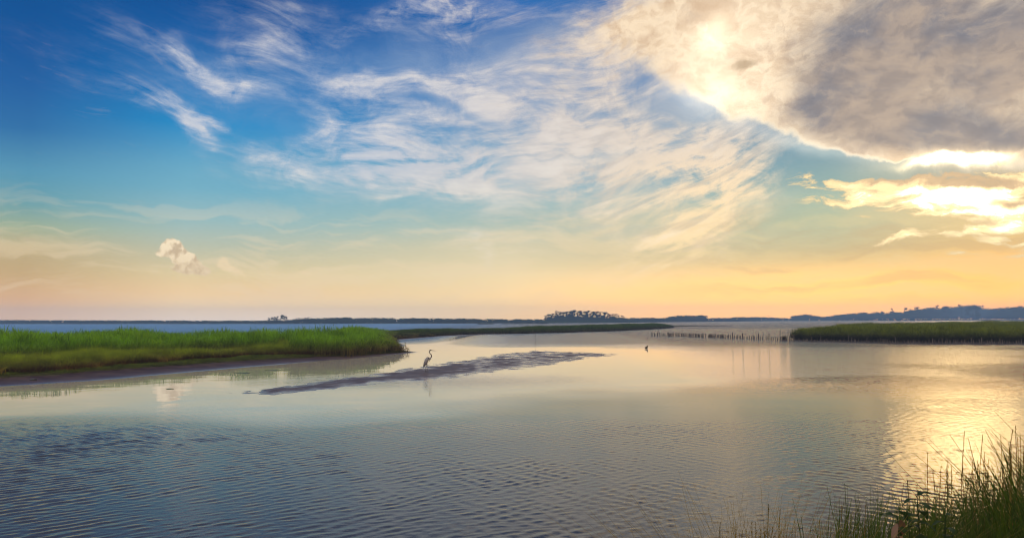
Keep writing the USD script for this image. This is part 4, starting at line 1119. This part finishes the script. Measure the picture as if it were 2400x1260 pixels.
STEMS = [((2243, 1005), 2222, 6.6, 0.36, 'tall grass stem with a narrow rusty seed head, third tall one from the weed', RUST, 80, 0.35, 0.035),
         ((2277, 1012), 2250, 6.6, 0.40, 'tall golden grass stem right beside the narrow rusty one', GOLD, 90, 0.5, 0.038),
         ((2358, 1003), 2306, 6.4, 0.45, 'tallest grass stem arching right with a long feathery head', RUST, 120, 0.6, 0.042),
         ((2374, 1006), 2352, 6.8, 0.42, 'golden stem that bends back at the top right of the bank', GOLD, 110, 0.45, 0.040),
         ((2163, 1055), 2155, 6.2, 0.34, 'slim grass stem with a dark narrow head above the leafy weed', RUST, 70, 0.3, 0.032),
         ((2313, 1060), 2286, 6.2, 0.40, 'short feathery stem leaning right under the tallest one', RUST, 100, 0.6, 0.038),
         ((2396, 1052), 2372, 6.0, 0.45, 'feathery stem at the right edge of the picture', RUST, 110, 0.5, 0.040),
         ((2183, 1102), 2176, 6.0, 0.30, 'bare looking short stem just right of the slim dark headed one', DRY, 40, 0.2, 0.025),
         ((2093, 1112), 2100, 5.6, 0.26, 'thin straight stem rising left of the leafy weed', DRY, 34, 0.18, 0.025),
         ((2230, 1092), 2226, 6.0, 0.34, 'golden head standing between the weed and the dense grass', GOLD, 80, 0.45, 0.034),
         ((2268, 1075), 2262, 6.2, 0.38, 'golden head in front of the two tall left stems', GOLD, 90, 0.5, 0.036),
         ((2341, 1088), 2325, 6.0, 0.40, 'pale head low in front of the arching stem', GOLD, 90, 0.55, 0.036),
         ((2003, 1170), 1994, 4.9, 0.42, 'right one of the two rusty red heads over the rushes', RUST, 80, 0.22, 0.028),
         ((1966, 1180), 1956, 4.9, 0.42, 'left one of the two rusty red heads over the rushes', RUST, 80, 0.22, 0.028),
         ((1782, 1166), 1762, 4.6, 0.40, 'loose airy stem, highest of the wispy grass at the bottom', DRY, 90, 0.9, 0.030),
         ((1680, 1215), 1650, 4.4, 0.60, 'reddish stem slanting right, leftmost plant of the near bank', RUST, 90, 0.2, 0.022),
         ((1812, 1180), 1790, 4.6, 0.42, 'airy stem nodding right beside the highest of the wispy grass', DRY, 90, 0.9, 0.030),
         ((1890, 1198), 1898, 4.8, 0.20, 'bare dark stem at the left of the rushes', DRY, 20, 0.15, 0.020),
         ((1862, 1217), 1866, 4.8, 0.20, 'short bare stem between the wispy grass and the rushes', DRY, 20, 0.15, 0.020)]
for st_ in STEMS: seed_stem(st_[0], st_[1], st_[2], st_[3], st_[4], st_[5], st_[6], st_[7], st_[8])
for i in range(34):
    px = rng.uniform(2200, 2400); py = envelope(px) - rng.uniform(5, 70)
    seed_stem((px + 8, py), px - 8, rng.uniform(5.4, 7.0), 0.36, 'feathery grass stem among the dense grass at the right', RUST if rng.random() < 0.6 else GOLD, 80, 0.6, 0.034, group='feathery stems over the dense bank grass')

# the leafy weed
g = G()
rnd = g.out(g.n('geometry'), 'random_per_island'); P = g.n('geometry')
lc = g.mix(g.noise(P, 14, 3), (0.018, 0.034, 0.010), (0.040, 0.062, 0.014))
WEEDLEAF = g.make('weed_leaf', g.n('mix_closure', fac=0.3, closure1=g.n('principled_bsdf', base_color=lc, roughness=0.6, specular_ior_level=0.15), closure2=g.n('translucent_bsdf', color=lc)))
g = G()
P = g.n('geometry')
BROWNLEAF = g.make('withered_leaf', g.n('principled_bsdf', base_color=g.mix(g.noise(P, 14, 3), (0.10, 0.045, 0.02), (0.18, 0.09, 0.035)), roughness=0.6))


def leaf(p, azim, pitch, L, Wd, curl=0.5, fold=0.25):
    u = np.linspace(0, 1, 7); w = np.sin(np.pi * u ** 0.8) ** 0.8 * Wd * 0.5
    ang = pitch - curl * u * 1.5
    r = np.concatenate([[0], np.cumsum(np.cos(ang)[:-1])]) * L / 6; z = np.concatenate([[0], np.cumsum(np.sin(ang)[:-1])]) * L / 6
    c, s = math.cos(azim), math.sin(azim)
    mid_ = np.stack([c * r, s * r, z], 1)
    sd_ = np.stack([np.full(7, -s), np.full(7, c), np.zeros(7)], 1)
    wav = 0.06 * L * np.sin(u * 9)[:, None] * [0, 0, 1]
    v = np.concatenate([mid_ + sd_ * w[:, None] + [0, 0, 1] * (fold * w[:, None]) + wav, mid_, mid_ - sd_ * w[:, None] + [0, 0, 1] * (fold * w[:, None]) - wav]) + p
    f = []
    for b in (0, 7):
        for k in range(6): f += [(b + k, b + k + 1, b + 8 + k), (b + k, b + 8 + k, b + 7 + k)]
    return v, np.array(f)


wd = 4.35
wx0 = (2135 - 1200) / F * wd
wz0 = bank_z(wx0, wd) - 0.03
weed = thing('leafy_weed', 'dark leafy weed with drooping broad leaves among the near grass', 'plant', (wx0, wd, wz0))
for (tx, ty, n, fx) in [(2150, 1160, 34, 2140), (2088, 1188, 20, 2110), (2178, 1188, 22, 2150), (2112, 1215, 18, 2125)]:
    top = np.array([(tx - 1200) / F * wd - wx0, rng.uniform(-0.1, 0.1), z_at(ty, tx, wd) - wz0]); foot = np.array([(fx - 1200) / F * wd - wx0, 0, 0])
    s = np.linspace(0, 1, 8)[:, None]; pts = foot + s * (top - foot) + np.sin(s * np.pi) * [0.02, 0.01, 0]
    obj('stem', tube(pts, np.linspace(0.006, 0.0025, 8), 6), WEEDLEAF, weed, smooth=True)
    for k in range(n):
        q = 1 - 0.75 * (k / n) ** 1.1
        p = foot + q * (top - foot)
        v, f = leaf(p, k * 2.4 + rng.uniform(-0.4, 0.4), rng.uniform(-0.2, 0.6), rng.uniform(0.09, 0.135) * (1.1 - 0.3 * q), rng.uniform(0.040, 0.056), rng.uniform(0.5, 1.0))
        obj('leaf', (v, f), WEEDLEAF, weed, smooth=True)
for (px, py) in ((2078, 1212), (2070, 1235), (2090, 1205), (2082, 1240)):
    v, f = leaf(np.array([(px - 1200) / F * wd - wx0, -0.03, z_at(py, px, wd) - wz0]), rng.uniform(0, 6.28), -0.8, 0.11, 0.035, 0.4)
    obj('withered_leaf', (v, f), BROWNLEAF, weed, smooth=True, label='brown withered hanging leaf')

# ------------------------------------------------------------------ the evening haze over the water
g = G()
HAZE = g.make('haze_air', volume=g.n('principled_volume', color=(0.40, 0.64, 1.0), density=0.00042, anisotropy=0.15))
HZ = trimesh.creation.box(bounds=[[-1800, -760, -2.5], [1800, 1800, 30]])
obj('haze', HZ, HAZE, kind='stuff')
